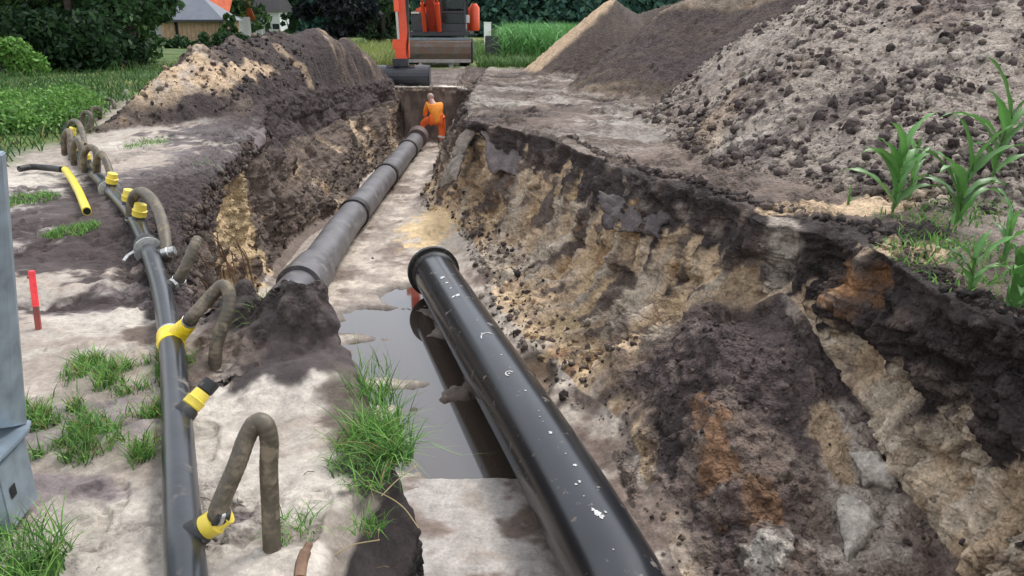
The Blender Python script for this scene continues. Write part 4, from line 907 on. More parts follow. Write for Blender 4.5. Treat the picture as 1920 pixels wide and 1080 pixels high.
grass_obj('grass_tuft', 'thin grass tuft beside the bent hose where it enters the ground', [tuft(555, 985, 60, .08, .10, .005, .9), tuft(535, 1000, 40, .05, .08, .005, .9), tuft(690, 985, 70, .05, .1, .005, .8)], kind=None, cat='grass tuft')
# long straw stalks over the edge
mb = MB()
for P in [[GY(660, 905, 2.35), GY(715, 925, 2.33), GY(755, 950, 2.3), GY(785, 990, 2.26)], [GY(715, 930, 2.3), GY(745, 900, 2.35), GY(782, 872, 2.4)], [GY(620, 1045, 2.0), GY(660, 1022, 2.03), GY(712, 1012, 2.05)], [GY(680, 870, 2.5), GY(675, 905, 2.4), GY(690, 925, 2.35)]]:
    mb.tube(catmull(P, 6), .0022, 5)
tag(mb.build('straw_stalks', mat('straw', (.42, .33, .17), rough=.7, bump=0)), 'dry straw stalks bent over the near edge of the trench', 'straw', kind='stuff')
# verge, lawn and weeds on the far left
vw = (gl * (seg < 2)) * (Y < 32) * (X > -26) / np.maximum(Y, 6)
P_ = ground_idx(vw, 26000); n = len(P_)
grass_obj('meadow_grass', 'dark green long grass between the left bank and the wood', [blades(P_, (.10 + .30 * rng.random(n)) * (1 + .8 * fbm(P_[:, 0], P_[:, 1], P_[:, 2] * 0, .7, 3)), .022, .9, gcols(n, (GR3 * .6, GR3 * .45, GR1 * .55), .03), 3)])
vw2 = (seg < 2) * sstep(.9, .5, np.hypot((X + 8.6) / 2.9, (Y - 11.8) / 2.0) + n1 * .7)
P_ = ground_idx(vw2 * (X < -6.3 - .15 * (Y - 9)) * sstep(-.25, .2, n_big), 1700); n = len(P_)
def leafcloud(cent, rad, n_, size, colr, flat=1.0):
    """many small leaf faces scattered in ellipsoids; cent (k,3) rad (k,3)"""
    k = rng.integers(0, len(cent), n_); d = rng.standard_normal((n_, 3)); d /= np.linalg.norm(d, axis=1)[:, None]
    rr = rng.random(n_) ** .45
    P = cent[k] + d * rad[k] * rr[:, None]
    a = rng.standard_normal((n_, 3)); a /= np.linalg.norm(a, axis=1)[:, None]; b_ = np.cross(a, rng.standard_normal((n_, 3))); b_ /= np.linalg.norm(b_, axis=1)[:, None]
    s_ = size * (.6 + .8 * rng.random(n_))[:, None]
    VV = np.stack([P - a * s_, P + b_ * s_ * .5, P + a * s_, P - b_ * s_ * .5], 1).reshape(-1, 3)
    FF = np.arange(n_ * 4).reshape(-1, 4)
    cc = colr[rng.integers(0, len(colr), n_)] * (.7 + .6 * rng.random((n_, 1))); return VV, FF, np.repeat(cc, 4, 0)
cr = np.stack([.18 + .2 * rng.random(n)] * 2 + [.14 + .22 * rng.random(n)], -1)
grass_obj('weeds', 'bright green leafy weeds at the left behind the hose row', [leafcloud(P_ + [0, 0, .15], cr, 60000, .034, np.array([GR2 * .95, GR1, GR2 * .7, GR3 * 1.2]))], cat='weeds')

# ---- maize
def maize(px, py, h, label, seed, nleaf=9, wid=.06, yaw0=0, lean=(0, 0)):
    rr = random.Random(seed); c_ = G(px, py, 0); z_ = gz_at(c_.x, c_.y) - .02
    rt = empty('maize_plant', (c_.x, c_.y, z_)); tag(rt, label, 'maize plant', 'young maize plants on the right edge')
    stp_ = [Vector((lean[0] * t * t, lean[1] * t * t, h * .62 * t)) for t in (0, .25, .5, .75, 1)]
    k = MB().tube(stp_, [.013, .012, .011, .009, .006], 8)
    so = k.build('stalk', M_maize, rt, True); a_ = so.data.color_attributes.new('col', 'FLOAT_COLOR', 'POINT'); a_.data.foreach_set('color', np.tile([.10, .19, .05, 0], len(so.data.vertices)).astype(np.float32))
    for i in range(nleaf):
        t0 = .12 + .88 * i / (nleaf - 1); b0 = Vector((lean[0] * t0 * t0, lean[1] * t0 * t0, h * .62 * t0))
        az = yaw0 + i * math.pi + rr.uniform(-.6, .6); L_ = h * rr.uniform(.55, .85) * (1 - .25 * abs(t0 - .5)); el = math.radians(rr.uniform(48, 78) if t0 < .9 else rr.uniform(70, 85)); droop = rr.uniform(1.2, 2.4) * (1.05 - .55 * t0)
        dirh = Vector((math.cos(az), math.sin(az), 0)); side = Vector((-math.sin(az), math.cos(az), 0)); P = b0.copy(); m_ = 12; Vs = []; e_ = el; ww = wid * rr.uniform(.8, 1.15)
        for j in range(m_ + 1):
            t = j / m_; w_ = ww * (.35 + .65 * math.sin(min(1, t * 2.2 + .15) * math.pi / 2)) * (1 - t ** 2.6) * .5 + .0008
            up_ = Vector((-math.sin(e_) * dirh.x, -math.sin(e_) * dirh.y, math.cos(e_))); tw = .25 * math.sin(t * 5 + i); sd2 = (side * math.cos(tw) + up_ * math.sin(tw))
            wav = .006 * math.sin(t * 22 + i)
            Vs += [P + sd2 * w_ + up_ * (w_ * .45 + wav), P, P - sd2 * w_ + up_ * (w_ * .45 - wav)]
            P = P + (dirh * math.cos(e_) + Vector((0, 0, math.sin(e_)))) * (L_ / m_); e_ -= droop / m_ * (.3 + 1.6 * t)
        FF = []
        for j in range(m_):
            FF += [(3 * j, 3 * j + 1, 3 * j + 4, 3 * j + 3), (3 * j + 1, 3 * j + 2, 3 * j + 5, 3 * j + 4)]
        cc = np.array([(.085, .20, .05)]) * rr.uniform(.75, 1.35); cc = np.repeat(cc, len(Vs), 0); cc[1::3] *= 1.45
        mesh_np('leaf', np.array([v[:] for v in Vs]), np.array(FF), M_maize, rt, color=cc)
maize(1672, 408, .74, 'upright maize plant farthest left of the group on the right edge', 3, 10, .095, .2)
maize(1700, 395, .55, 'shorter maize plant close behind the leftmost one', 8, 7, .045, 1.2)
maize(1788, 440, .74, 'maize plant with a wide drooping left leaf, middle of the group', 5, 10, .095, .1, (.03, 0))
maize(1848, 398, .84, 'tall maize plant with a long leaf rising to the right', 9, 10, .095, -.1, (.04, 0))
maize(1815, 555, .40, 'low maize plant with arching leaves in front, nearest the trench wall', 12, 7, .05, .3)
maize(1900, 585, .42, 'low maize plant cut by the right edge of the picture', 15, 10, .095, .6)
maize(1590, 385, .16, 'tiny maize seedling on the pale sand behind the gully', 21, 4, .02, .6)
maize(1880, 500, .45, 'half hidden maize plant behind the low arching ones', 31, 7, .045, 1.5)
P_ = ground_idx((seg > 10) * (sstep(1, .4, np.hypot((X - 3.0) / .7, (Y - 4.9) / .8) + n2 * .5) + sstep(1, .4, np.hypot((X - 3.5) / .7, (Y - 6.1) / .4) + n2 * .5)), 900); n = len(P_)
grass_obj('low_weeds', 'small green weeds between the maize plants', [blades(P_, .03 + .07 * rng.random(n), .014, .9, gcols(n), 3)], cat='weeds')

# twigs and straw trodden into the left bank
P_ = ground_idx(vis * (onL & (Y < 7) & (hl < .02)) + gz * 6, 170); mb = MB()
for q in P_:
    a = random.random() * 6.283; L_ = random.uniform(.02, .09); b_ = Vector(q) + Vector((math.cos(a) * L_, math.sin(a) * L_, random.uniform(0, .012))); mb.tube([Vector(q) + Vector((0, 0, .004)), (Vector(q) + b_) / 2 + Vector((random.uniform(-.006, .006), 0, .008)), b_], random.uniform(.0008, .002), 4)
tag(mb.build('twigs', mat('twig', (.16, .11, .07), rough=.8, bump=0)), 'short twigs and straw bits trodden into the sand of the left bank', 'twigs', kind='stuff')
# ---- broken root in the foreground
rw = MB(); rw.tube(catmull([GY(562, 1085, 1.78), GY(566, 1055, 1.83), GY(575, 1030, 1.86), GY(581, 1018, 1.88)], 5), [.018] * 6 + [.017] * 4 + [.012] * 5 + [.004], 9)
tag(rw.build('tree_root', M_wood, None, True), 'short broken reddish brown root sticking out of the sand at the bottom edge', 'root')
# roots and fibres hanging on the left face
mb = MB()
for i in range(26):
    x0 = random.uniform(330, 450); y0 = random.uniform(430, 520); Y0 = 6.3 + (x0 - 330) / 120 * 1.3
    P = [GY(x0, y0, Y0), GY(x0 + random.uniform(5, 30), y0 + random.uniform(20, 50), Y0 + .1), GY(x0 + random.uniform(20, 60), y0 + random.uniform(60, 110), Y0 + .15)]
    mb.tube(catmull(P, 4), random.uniform(.003, .008), 5)
tag(mb.build('hanging_roots', M_wood, None, True), 'thin brown roots hanging from the left trench edge', 'roots', kind='stuff')

# ================================================================ worker
wk = empty('person', tuple(G(825, 272, FLOOR))); tag(wk, 'worker in orange high visibility jacket and trousers bending over the end of the old pipe', 'person')
def skinfig(name, joints, edges, m, sub=2, parent=wk):
    me = bpy.data.meshes.new(name); me.from_pydata([tuple(j[0]) for j in joints], edges, [])
    o = bpy.data.objects.new(name, me); col.objects.link(o)
    sk_ = o.modifiers.new('skin', 'SKIN'); sk_.use_smooth_shade = True
    for v, j in zip(me.skin_vertices[0].data, joints): v.radius = (j[1], j[2] if len(j) > 2 else j[1])
    me.skin_vertices[0].data[0].use_root = True
    sb_ = o.modifiers.new('sub', 'SUBSURF'); sb_.levels = sub; sb_.render_levels = sub
    dg = bpy.context.evaluated_depsgraph_get(); me2 = bpy.data.meshes.new_from_object(o.evaluated_get(dg)); bpy.data.objects.remove(o)
    me2.name = name; me2.materials.clear(); me2.materials.append(m); me2.polygons.foreach_set('use_smooth', [True] * len(me2.polygons))
    o = bpy.data.objects.new(name, me2); col.objects.link(o); o.parent = parent; o.matrix_parent_inverse = Matrix.Translation(-Vector(parent.location)); return o
WY = 22.9
def W(px, py, dy=0.0): return GY(px, py, WY + dy)
pel = W(820, 222); che = W(816, 205, .08); neck = W(811, 193, .14); shL = W(801, 196, .1); shR = W(827, 197, .08)
hipL = W(812, 224, .02); hipR = W(828, 224, 0); knR = W(829, 246, 0.05); ftR = W(826, 267, 0.0); knL = W(795, 228, .35); ftL = W(789, 246, .35)
elL = W(798, 208, .2); haL = W(797, 220, .45); elR = W(824, 210, .42); haR = W(808, 221, .6)
skinfig('body', [(pel, .13), (che, .14), (neck, .08), (W(808, 187, .2), .085), (W(805.5, 180, .26), .085), (shL, .06), (elL, .045), (haL, .035), (W(798, 226, .62), .028), (shR, .06), (elR, .045), (haR, .035), (W(806, 228, .62), .028),
                 (hipL, .09), (knL, .06), (ftL, .045), (hipR, .09), (knR, .06), (ftR, .045)],
        [(0, 1), (1, 2), (2, 3), (3, 4), (1, 5), (5, 6), (6, 7), (7, 8), (1, 9), (9, 10), (10, 11), (11, 12), (0, 13), (13, 14), (14, 15), (0, 16), (16, 17), (17, 18)], M_skin)
skinfig('jacket', [(W(822, 232), .215, .17), (W(821, 225), .215, .18), (W(819, 214), .205, .17), (che, .215, .17), (W(813, 197, .1), .15, .12), (shL, .095), (elL, .075), (W(796, 217, .46), .055), (shR, .095), (elR, .075), (W(812, 219, .55), .06)],
        [(0, 1), (1, 2), (2, 3), (3, 4), (3, 5), (5, 6), (6, 7), (3, 8), (8, 9), (9, 10)], M_hivizy)
skinfig('trousers', [(W(820, 224), .19, .16), (hipL, .135), (knL, .11), (W(791, 240, .35), .09), (hipR, .135), (knR, .11), (W(827, 262, 0), .09)],
        [(0, 1), (1, 2), (2, 3), (0, 4), (4, 5), (5, 6)], M_hiviz)
skinfig('boots', [(W(826, 262, 0), .07), (W(826, 270, .0), .075), (W(824, 271.5, .18), .06)], [(0, 1), (1, 2)], M_boot, 2)
skinfig('boots', [(W(790, 241, .35), .07), (W(789, 248, .35), .075), (W(786, 249, .52), .06)], [(0, 1), (1, 2)], M_boot, 2)
bmh = bmesh.new(); bmesh.ops.create_icosphere(bmh, subdivisions=3, radius=.098)
bmesh.ops.translate(bmh, vec=W(807, 181, .22), verts=bmh.verts); meh = bpy.data.meshes.new('hair'); bmh.to_mesh(meh); bmh.free(); meh.materials.append(M_hair)
oh = bpy.data.objects.new('hair', meh); col.objects.link(oh); oh.parent = wk; oh.matrix_parent_inverse = Matrix.Translation(-Vector(wk.location))
def band(a, b_, r, m=M_refl):
    dd = (b_ - a).normalized(); mid = (a + b_) / 2
    o = MB().tube([mid - dd * .03, mid + dd * .03], r, 16, cap=False).build('reflective_band', m, None, True); o.parent = wk; o.matrix_parent_inverse = Matrix.Translation(-Vector(wk.location))
band(knR, ftR, .105)

# ================================================================ excavator
EX = Vector((-2.84, 33.0, 0)); ex = empty('excavator', tuple(EX)); tag(ex, 'orange wheeled excavator with a dozer blade parked at the end of the trench', 'excavator')
def exb(mb, name, m, parent=ex, smooth=False, bev=.015): return mb.build(name, m, parent, smooth, bev)
fr_ = exb(MB().box((0, 0, .78), (1.3, 4.2, .5)).box((0, 0, .55), (2.2, .35, .3)).box((0, -1.9, .6), (.9, .6, .35)), 'chassis', M_dgrey)
for sx in (-1, 1):
    for sy in (-1.35, 1.35):
        wh = exb(MB().tube([(sx * .78, sy, .48), (sx * .80, sy, .48), (sx * 1.18, sy, .48), (sx * 1.2, sy, .48)], [.42, .50, .50, .42], 28), 'wheel', M_blk, smooth=True, bev=0)
        exb(MB().tube([(sx * 1.16, sy, .48), (sx * 1.215, sy, .48)], [.28, .24], 20), 'rim', M_steel, wh, True, 0)
        for k in range(20):
            pass
prof = [(-2.42, 1.0), (-2.55, .93), (-2.62, .75), (-2.60, .5), (-2.5, .3), (-2.42, .2), (-2.36, .2), (-2.44, .34), (-2.52, .52), (-2.53, .74), (-2.47, .88), (-2.38, .96)]
bl_ = exb(MB().prism(prof, 'x', -1.29, 1.29), 'blade', M_steel, bev=0)
exb(MB().box((0, -2.45, .25), (2.58, .09, .17)), 'cutting_edge', mat('bright_worn_steel', (.30, .28, .27), rough=.4, metal=.4, dirt=(.2, .15, .12), dirt_amt=.4), bl_)
exb(MB().box((0, -2.40, 1.02), (2.58, .12, .09)), 'top_rail', mat('blue_grey_paint', (.16, .19, .21), rough=.5), bl_)
for sx in (-1, 1): exb(MB().box((sx * .5, -2.15, .15), (.16, .3, .38)).box((sx * .5, -2.3, -.02), (.2, .35, .05)), 'stabiliser_foot', mat('foot_grey%d' % sx, (.28, .28, .27), rough=.6), ex)
for sx in (-.35, .35): exb(MB().tube([(sx, -1.5, .75), (sx * .9, -2.35, .7)], .06, 10), 'blade_cylinder', M_dgrey, bl_)
exb(MB().tube([(0, 0, 1.0), (0, 0, 1.14)], .62, 32), 'turntable', M_dgrey, smooth=True, bev=0)
exb(MB().box((0, .35, 1.2), (2.4, 3.0, .16)), 'platform', M_dgrey)
exb(MB().box((-.80, -.05, 1.62), (.66, 1.5, .72)), 'tank_box', M_dgrey, bev=.05)
exb(MB().box((-.78, .6, 2.02), (.6, 1.0, .28)), 'engine_hood', M_org, bev=.06)
exb(MB().box((0, 1.55, 1.75), (2.35, .75, .95)), 'counterweight', M_org, bev=.12)
exb(MB().tube([(1.28, .9, 1.3), (1.28, .9, 1.42), (1.28, .9, 2.2), (1.28, .9, 2.36)], [.19, .22, .22, .10], 20), 'side_cover', M_org, smooth=True, bev=0)
exb(MB().box((1.05, -.55, 1.16), (.8, .5, .06)), 'step', M_dgrey)
exb(MB().box((-.95, -.83, 1.98), (.35, .03, .10)), 'lamp_bar', M_white)
exb(MB().box((1.02, -.78, 1.62), (.05, .05, .5)).box((1.08, -.8, 1.75), (.18, .05, .3)), 'mirror', M_white)
cab = exb(MB().box((.52, -.1, 1.42), (1.0, 1.7, .3)), 'cab', M_dgrey, bev=.03)
for x in (.05, .99):
    for y in (-.93, .7): exb(MB().box((x, y, 2.35), (.09, .09, 1.6)), 'cab_pillar', M_dgrey, cab)
exb(MB().box((.52, -.1, 3.15), (1.06, 1.8, .12)), 'cab_roof', M_org, cab)
exb(MB().box((.52, -.93, 2.0), (.86, .05, .08)), 'cab_rail', M_dgrey, cab)
exb(MB().box((.52, -.92, 2.62), (.86, .02, 1.0)).box((.52, -.92, 1.77), (.86, .02, .36)), 'windscreen', M_glass, cab, bev=0)
for x in (.09, .97): exb(MB().box((x, -.1, 2.35), (.02, 1.5, 1.5)), 'side_window', M_glass, cab, bev=0)
exb(MB().box((.55, .1, 2.0), (.5, .5, .9)).box((.55, .3, 2.5), (.3, .14, .3)), 'seat', M_blk, cab, bev=.05)
exb(MB().box((.28, -.75, 2.0), (.05, .06, .9)).box((.75, -.7, 2.2), (.25, .06, .05)), 'control_lever', M_dgrey, cab)
exb(MB().box((.52, .72, 1.9), (.95, .04, .7)), 'rear_panel', M_dgrey, cab)
for k_ in range(3): exb(MB().tube(catmull([(-.3 + .05 * k_, -.9, 1.3), (-.42 + .06 * k_, -1.3, 1.9 + .1 * k_), (-.35 + .04 * k_, -1.9, 2.7), (-.3, -2.4, 3.3)], 6), .022, 6), 'hydraulic_hose', M_blk, bo_late, True, 0) if False else None
bo = exb(MB().prism([(-.55, 1.25), (-.75, 1.3), (-2.3, 3.3), (-3.6, 4.5), (-5.6, 5.0), (-5.7, 4.7), (-3.9, 3.95), (-2.7, 2.9), (-1.05, 1.25)], 'x', -.42, -.1), 'boom', mat('boom_red', (.40, .045, .02), rough=.45, dirt=(.1, .06, .05), dirt_amt=.3), bev=.02)
exb(MB().prism([(-5.3, 4.95), (-7.5, 4.9), (-7.7, 4.6), (-5.4, 4.6)], 'x', -.5, -.18), 'boom_extension', M_org, bev=.02)
for x in (-.55, .02): exb(MB().tube([(x, -1.2, 1.3), (x, -1.9, 2.3)], .08, 12).tube([(x, -1.9, 2.3), (x * .9, -2.6, 3.1)], .045, 10), 'boom_cylinder', M_org, bo, True, 0)
sx0 = -.60
stick = exb(MB().prism([(-7.2, 4.9), (-7.55, 5.0), (-7.9, 4.3), (-8.05, 1.0), (-8.0, .55), (-7.78, .55), (-7.72, 1.0), (-7.5, 3.8)], 'x', sx0 - .02, sx0 + .25), 'stick', M_org, bev=.015)
exb(MB().tube([(sx0 - .06, -8.16, 3.4), (sx0 - .04, -8.26, 1.9)], .075, 12), 'bucket_cylinder', M_org, stick, True, 0)
exb(MB().tube([(sx0 - .04, -8.26, 1.9), (sx0 - .02, -8.24, 1.1)], .04, 10), 'cylinder_rod', M_galv2, stick, True, 0)
exb(MB().box((sx0 - .02, -8.12, .95), (.40, .14, .3)).box((sx0 + .02, -8.06, .62), (.34, .3, .38)), 'linkage', M_org, stick)
exb(MB().box((sx0 + .0, -8.05, .42), (.46, .42, .24)).box((sx0 - .12, -8.28, .36), (.12, .1, .1)), 'quick_hitch', M_dgrey, stick)
for k in range(3): exb(MB().tube(catmull([(sx0 + .2 + .03 * k, -7.95, 3.0), (sx0 + .24 + .03 * k, -8.1, 2.0), (sx0 + .28, -8.2, 1.2 + .1 * k), (sx0 + .18, -8.1, .6)], 6), .02, 6), 'hydraulic_hose', M_blk, stick, True, 0)
bk = MB()
arc = [(-8.0 + .42 * math.cos(a), -.02 + .36 * math.sin(a)) for a in np.linspace(math.radians(75), math.radians(285), 14)]
inn = [(-8.0 + .38 * math.cos(a), -.02 + .325 * math.sin(a)) for a in np.linspace(math.radians(285), math.radians(75), 14)]
bk.prism(arc + inn, 'x', sx0 - .88, sx0 + .88)
for sx in (-1, 1): bk.prism(arc, 'x', sx0 + sx * .88 - .015, sx0 + sx * .88 + .015)
bk_ = exb(bk, 'bucket', M_dgrey, stick, False, 0)
exb(MB().box((sx0, -7.88, -.38), (1.78, .16, .035)), 'cutting_lip', M_steel, bk_)
exb(MB().box((sx0, -8.2, .335), (.9, .08, .04)), 'hitch_plate', M_steel, bk_)
# spare bucket on the grass
sp = empty('spare_bucket', (-.78, 38.5, 0)); tag(sp, 'spare black excavator bucket standing in the grass right of the excavator', 'excavator bucket')
exb(MB().prism([(-.35, 1.05), (-.45, .2), (-.25, .02), (.3, .0), (.4, .3), (.36, .3), (.27, .06), (-.22, .07), (-.38, .22), (-.3, 1.05)], 'x', -.45, .45), 'shell', M_dgrey, sp)
for sx in (-1, 1): exb(MB().prism([(-.35, 1.05), (-.45, .2), (-.25, .02), (.3, .0), (.4, .3), (.1, 1.0)], 'x', sx * .46 - .02, sx * .46 + .02), 'side_plate', M_blk, sp)
for sx in (-1, 1): exb(MB().prism([(-.3, 1.0), (-.3, 1.3), (-.1, 1.35), (.1, 1.0)], 'x', sx * .15 - .02, sx * .15 + .02), 'ear', M_steel, sp)
# sand board across the end of the trench
bd = MB().box((-2.95, 24.05, -.31), (2.6, .05, .10)).build('timber_board', mat('pale_board', (.45, .37, .29), rough=.8, dirt=(.10, .075, .06), dirt_amt=1.0, dirt_scale=4))
tag(bd, 'pale timber board lying across the end wall of the trench under the bucket', 'board')

# ================================================================ trees, wood, houses
def tree(label, x, y, h, rad, colr, n_leaf=7000, size=.17, name='broadleaf_tree', grp='trees at the left', crown_lo=.12, m_bark=M_bark, seed=0, trunk_r=.2):
    rr = random.Random(seed); rt = empty(name, (x, y, 0)); tag(rt, label, 'tree', grp)
    tr = MB(); tp = [Vector((0, 0, -.2)), Vector((rr.uniform(-.1, .1), 0, h * .3)), Vector((rr.uniform(-.3, .3), 0, h * .6)), Vector((rr.uniform(-.3, .3), 0, h * .9))]
    tr.tube(tp, [trunk_r, trunk_r * .8, trunk_r * .5, trunk_r * .12], 9)
    cent = []; rad_ = []
    for k in range(26):
        z = h * (crown_lo + (1 - crown_lo) * rr.random()); w_ = rad * math.sqrt(max(.08, 1 - ((z / h - .5) / .62) ** 2)); a = rr.random() * 6.283; q = w_ * (.35 + .6 * rr.random())
        cent.append((math.cos(a) * q, math.sin(a) * q, z)); s_ = rad * rr.uniform(.2, .42); rad_.append((s_, s_, s_ * rr.uniform(.6, 1.0)))
        if k % 3 == 0: tr.tube([tp[1].lerp(tp[2], rr.random()), Vector(cent[-1]) * .6 + Vector((0, 0, z * .35)), Vector(cent[-1])], [trunk_r * .3, trunk_r * .18, .02], 6)
    tr.build('trunk', m_bark, rt, True)
    v, f_, c_ = leafcloud(np.array(cent), np.array(rad_), n_leaf, size, np.array(colr)); mesh_np('crown', v, f_, M_leaf, rt, color=c_, smooth=False)
    return rt
DG = [(.024, .058, .02), (.036, .082, .027), (.018, .042, .018), (.055, .11, .035), (.085, .16, .045)]
tree('dark leafy tree filling the top left corner of the picture', -21.5, 31, 9, 3.6, DG, 16000, seed=1, crown_lo=.05)
tree('birch tree with a white trunk at the top left', -17.6, 27.6, 8, 1.6, [(.05, .11, .035), (.035, .08, .03)], 2600, .13, 'birch_tree', crown_lo=.45, m_bark=M_birch, seed=2, trunk_r=.13)
tree('dark tree right of the birch trunk with low hanging branches', -17.2, 32, 9, 3.3, DG, 15000, seed=3, crown_lo=.06)
tree('broad dark tree between the birch and the garage', -17.9, 34.5, 9, 3.0, DG, 14000, seed=4, crown_lo=.05)
tree('tree whose light lower branches hang in front of the garage', -14.3, 30.5, 8, 1.9, [(.035, .085, .03), (.055, .12, .04), (.025, .06, .025)], 8000, .13, seed=5, crown_lo=.22)
tree('very dark round tree behind the middle of the left spoil heap', -13.2, 62, 9, 3.3, [(.012, .016, .018), (.018, .024, .024), (.01, .014, .018)], 9000, .3, seed=6, crown_lo=.03)
tree('green tree right beside the very dark round tree', -11.0, 70, 10, 3.0, [(.03, .065, .03), (.045, .09, .035)], 6000, .3, seed=7, crown_lo=.03)
tree('light green bushy tree between the garage and the white house', -20.9, 60, 2.3, .6, [(.07, .15, .04), (.05, .11, .035)], 2600, .16, seed=8, crown_lo=.03, trunk_r=.08)
tree('green bush at the right corner of the white house', -17.2, 63, 2.4, .6, [(.05, .11, .04), (.03, .07, .03)], 2600, .16, seed=9, crown_lo=.03, trunk_r=.08)
tree('dark tree behind the red roofed house', -31, 90, 12, 5, DG, 6000, .45, seed=10, crown_lo=.1)
tree('tall tree standing behind the white house', -28, 112, 13, 5, DG, 6000, .5, seed=14, crown_lo=.1)
tree('large tree far behind at the top left corner', -30, 44, 13, 6, DG, 12000, .3, seed=21, crown_lo=.05)
tree('tall tree far behind the birch', -23, 47, 13, 5, DG, 10000, .3, seed=22, crown_lo=.05)
# dark undergrowth below the trees: one mass
cs = []; rs_ = []
for k in range(150):
    x = rng.uniform(-27, -14.2); y = rng.uniform(27.5, 31) + (x + 20) * -.05; s_ = rng.uniform(.5, 1.1); cs.append((x, y, rng.uniform(.2, 1.5))); rs_.append((s_, s_, s_ * .9))
for k in range(14):
    x = rng.uniform(-20.5, -18); y = rng.uniform(26.2, 27.6); s_ = rng.uniform(.4, .7); cs.append((x, y, rng.uniform(.3, 1.2))); rs_.append((s_, s_, s_))
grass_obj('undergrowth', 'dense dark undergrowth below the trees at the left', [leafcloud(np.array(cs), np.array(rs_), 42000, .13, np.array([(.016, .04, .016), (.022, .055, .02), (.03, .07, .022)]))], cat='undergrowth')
grass_obj('light_shrub', 'bright green shrub at the far left edge below the trees', [leafcloud(np.array([(-15.9, 25.6, .7), (-16.5, 25.4, .8), (-15.5, 25.7, .3)]), np.array([(.7, .5, .5)] * 3), 2600, .08, np.array([GR2 * .8, GR1]))], kind=None, cat='shrub')
# far wood: one mass, rows of conifers behind the fields
cs = []; rs_ = []
for k in range(250):
    x = rng.uniform(-75, 48); y = rng.uniform(108, 126); H_ = rng.uniform(12, 17)
    for j in range(7):
        z = H_ * (.04 + j / 7.3); s_ = (1 - z / H_ * .8) * rng.uniform(2.0, 3.0); cs.append((x + rng.uniform(-.5, .5), y, z)); rs_.append((s_, s_, 1.4))
grass_obj('wood', 'wood behind the maize field with distance haze in its blue green colour', [leafcloud(np.array(cs), np.array(rs_), 190000, .6, np.array([(.045, .11, .085), (.06, .14, .105), (.03, .08, .07), (.075, .16, .11)]))], cat='wood')  # bluish distance haze painted into the leaf colours
grass_obj('wood', 'darker inner mass of the haze tinted wood', [leafcloud(np.array([(x, 124., 6.) for x in np.arange(-80, 52, 4.)]), np.array([(3.5, 2., 7.5)] * 33), 16000, 1.3, np.array([(.03, .07, .055), (.02, .055, .045)]))], cat='wood')
# maize field
rows = []
for xr in np.arange(-.35, 9, .38):
    for yr in np.arange(35.5 - min(1.5, xr * .3), 80, .30):
        if xr > 2.5 + (yr - 35) * .12: continue
        rows.append((xr + rng.normal() * .05, yr + rng.normal() * .05))
rows = np.array(rows); rep = 9; B = np.repeat(np.c_[rows, np.zeros(len(rows))], rep, 0); n = len(B); B[:, 2] = rng.random(n) * .9
grass_obj('maize_field', 'green maize field behind the excavator at the right', [blades(B, .75 + .35 * rng.random(n), .075, 1.0, np.array([(.08, .22, .06), (.11, .29, .08), (.15, .35, .11)])[rng.integers(0, 3, n)] * (.75 + .5 * rng.random((n, 1))), 3, 1.0)], cat='maize field')
# tall yellowish meadow beyond the left heap and weeds round the spare bucket
n = 17000; yy = 29.8 + 45 * rng.random(n) ** 1.8; xx = rng.uniform(-.30, .09, n) * yy + 0 
ok = ~((xx > -.4) & (yy > 33.5)) & ~((xx > -4.4) & (xx < -1.3) & (yy > 29.5) & (yy < 36)) & ~((xx > -1.5) & (xx < .1) & (yy > 37.9) & (yy < 39.3)) & ~((yy < 38) & (np.hypot(xx + .78, (yy - 36)) < .8)); xx, yy = xx[ok], yy[ok]; n = len(xx)
hz_ = .25 + .45 * rng.random(n); left_ = (xx < -4)[:, None]
cc = np.where(left_, np.array([(.22, .26, .07), (.16, .24, .06), (.30, .30, .12)])[rng.integers(0, 3, n)], np.array([(.09, .18, .05), (.13, .22, .07), (.06, .13, .04)])[rng.integers(0, 3, n)])
grass_obj('tall_meadow', 'tall yellow green meadow grass around the excavator', [blades(np.c_[xx, yy, np.zeros(n)], hz_ * np.where(xx < -1.3, 1, .8), .05, .7, cc * (.75 + .5 * rng.random((n, 1))), 3)])
# garage
ga = empty('garage', (-26, 62, 0)); tag(ga, 'low ochre boarded garage with a shallow grey roof behind the trees', 'garage')
gx0, gx1, gy0 = GY(303, 60, 62).x, GY(420, 60, 62).x, 62
def wpart(mb, name, m, root, bev=0):
    o = mb.build(name, m, None, False, bev); o.parent = root; o.matrix_parent_inverse = Matrix.Translation(-Vector(root.location)); return o
mbg = MB(); xs = np.arange(gx0, gx1 - .05, .32)
for k, x in enumerate(xs): mbg.box((x + .155, gy0 + .05, 1.0), (.30, .1, 2.0 - .0))
mbg.box(((gx0 + gx1) / 2, gy0 + 1.9, .98), (gx1 - gx0 - .04, 3.6, 1.95))
wpart(mbg, 'wall', M_brick, ga)
wpart(MB().add([(gx0 - .3, gy0 - .3, 1.9), (gx1 + .2, gy0 - .3, 1.9), (gx1 + .2, gy0 + 4.0, 1.9), (gx0 - .3, gy0 + 4.0, 1.9), (gx0 + .5, gy0 + 1.9, 3.75), (gx1 - 2.2, gy0 + 1.9, 3.75)], [(0, 1, 5, 4), (1, 2, 5), (2, 3, 4, 5), (3, 0, 4), (3, 2, 1, 0)]), 'roof', M_roof, ga)
wpart(MB().box(((gx0 + gx1) / 2, gy0 - .33, 1.84), (gx1 - gx0 + .5, .06, .17)), 'gutter', mat('gutter_grey', (.05, .055, .06), rough=.5), ga)
dx = GY(332, 60, 62).x; wpart(MB().box((dx, gy0 - .02, .98), (.22, .05, 1.9)), 'door_gap', M_dark_in, ga)
wpart(MB().box((gx1 - .02, gy0 - .03, .98), (.14, .08, 1.94)), 'corner_post', mat('corner_grey', (.16, .16, .15)), ga)
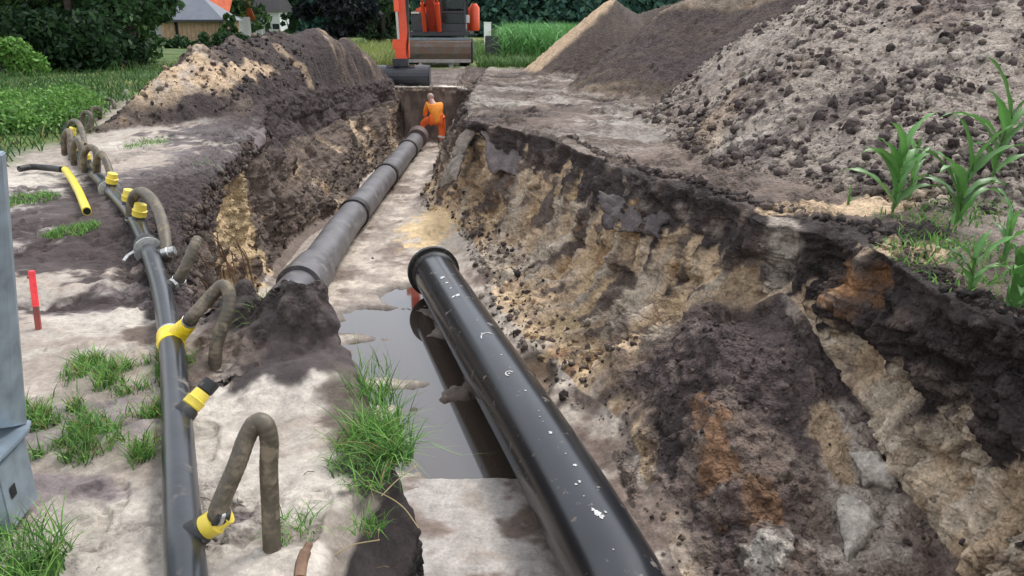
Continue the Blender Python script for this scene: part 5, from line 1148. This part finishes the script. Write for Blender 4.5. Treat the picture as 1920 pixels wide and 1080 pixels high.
# red roofed house
rh = empty('house', (-32, 82, 0)); tag(rh, 'house with a bright orange tiled roof behind the garage', 'house', 'houses behind the left heap')
a_, b2 = GY(392, 10, 82).x, GY(425, 10, 82).x
wpart(MB().box((b2 - 4.0, 86, 1.2), (7.6, 7.0, 2.4)), 'wall', M_brick2, rh)
wpart(MB().prism([(81.6, 2.2), (86, 6.6), (90.4, 2.2), (90.4, 2.05), (86, 6.4), (81.6, 2.05)], 'x', b2 - 8.3, b2 + .1), 'roof', M_rooft, rh)
wpart(MB().box((b2 - 2.0, 81.97, 1.6), (1.2, .08, 1.0)), 'window', M_win, rh)
# white house
wh_ = empty('house', (-30, 97, 0)); tag(wh_, 'white rendered house with a dark hipped roof and a low porch', 'house', 'houses behind the left heap')
Y0 = 97.0
def hx(px): return GY(px, 30, Y0).x
wpart(MB().box(((hx(466) + hx(524)) / 2, Y0 + 3, 1.55), (hx(524) - hx(466), 6, 3.1)), 'wall', M_wall, wh_)
cx_ = (hx(460) + hx(528)) / 2; ww = (hx(528) - hx(460)) / 2
wpart(MB().add([(cx_ - ww, Y0 - .4, 3.05), (cx_ + ww, Y0 - .4, 3.05), (cx_ + ww, Y0 + 6.4, 3.05), (cx_ - ww, Y0 + 6.4, 3.05), (cx_ - ww * .55, Y0 + 3, 6.6), (cx_ + ww * .45, Y0 + 3, 6.6)], [(0, 1, 5, 4), (1, 2, 5), (2, 3, 4, 5), (3, 0, 4), (3, 2, 1, 0)]), 'roof', M_roofd, wh_)
for x, z0_, z1_, wd_ in [(474, 2.3, 2.85, .9), (490, 2.3, 2.85, .9), (516, 1.1, 1.7, .8), (499, .0, 1.6, .45), (508, .3, .7, .9)]:
    o = wpart(MB().box((hx(x), Y0 - .03, (z0_ + z1_) / 2), (wd_ + .16, .06, z1_ - z0_ + .14)), 'window', M_wall, wh_)
    wpart(MB().box((hx(x), Y0 - .07, (z0_ + z1_) / 2), (wd_, .04, z1_ - z0_)), 'pane', M_win, wh_)
wpart(MB().prism([(Y0 - 2.2, 1.9), (Y0, 2.3), (Y0, 2.2), (Y0 - 2.2, 1.8)], 'x', hx(470), hx(500)), 'porch_roof', M_roof, wh_)
for x in (472, 482, 498): wpart(MB().box((hx(x), Y0 - 2.1, .92), (.12, .12, 1.8)), 'porch_post', M_wall, wh_)
# white cabinet
cb = MB().box((GY(914, 50, 60).x, 60, .85), (.52, .4, 1.7), bev=.03).box((GY(914, 50, 60).x, 60, 1.72), (.58, .46, .06)).build('utility_cabinet', M_wall); tag(cb, 'white utility cabinet standing right of the excavator in front of the wood', 'cabinet')
# fence of grey panels under the houses, and green garden hedge hiding their feet
cs = np.array([(x, 56 + rng.uniform(-.5, .5), rng.uniform(.1, .8)) for x in np.arange(-27, -14, .35)]); 
grass_obj('garden_hedge', 'low dark green hedge in front of the garage and the white house', [leafcloud(cs, np.full((len(cs), 3), .42), 9000, .11, np.array([(.03, .075, .025), (.045, .10, .035)]))], kind=None, cat='hedge')
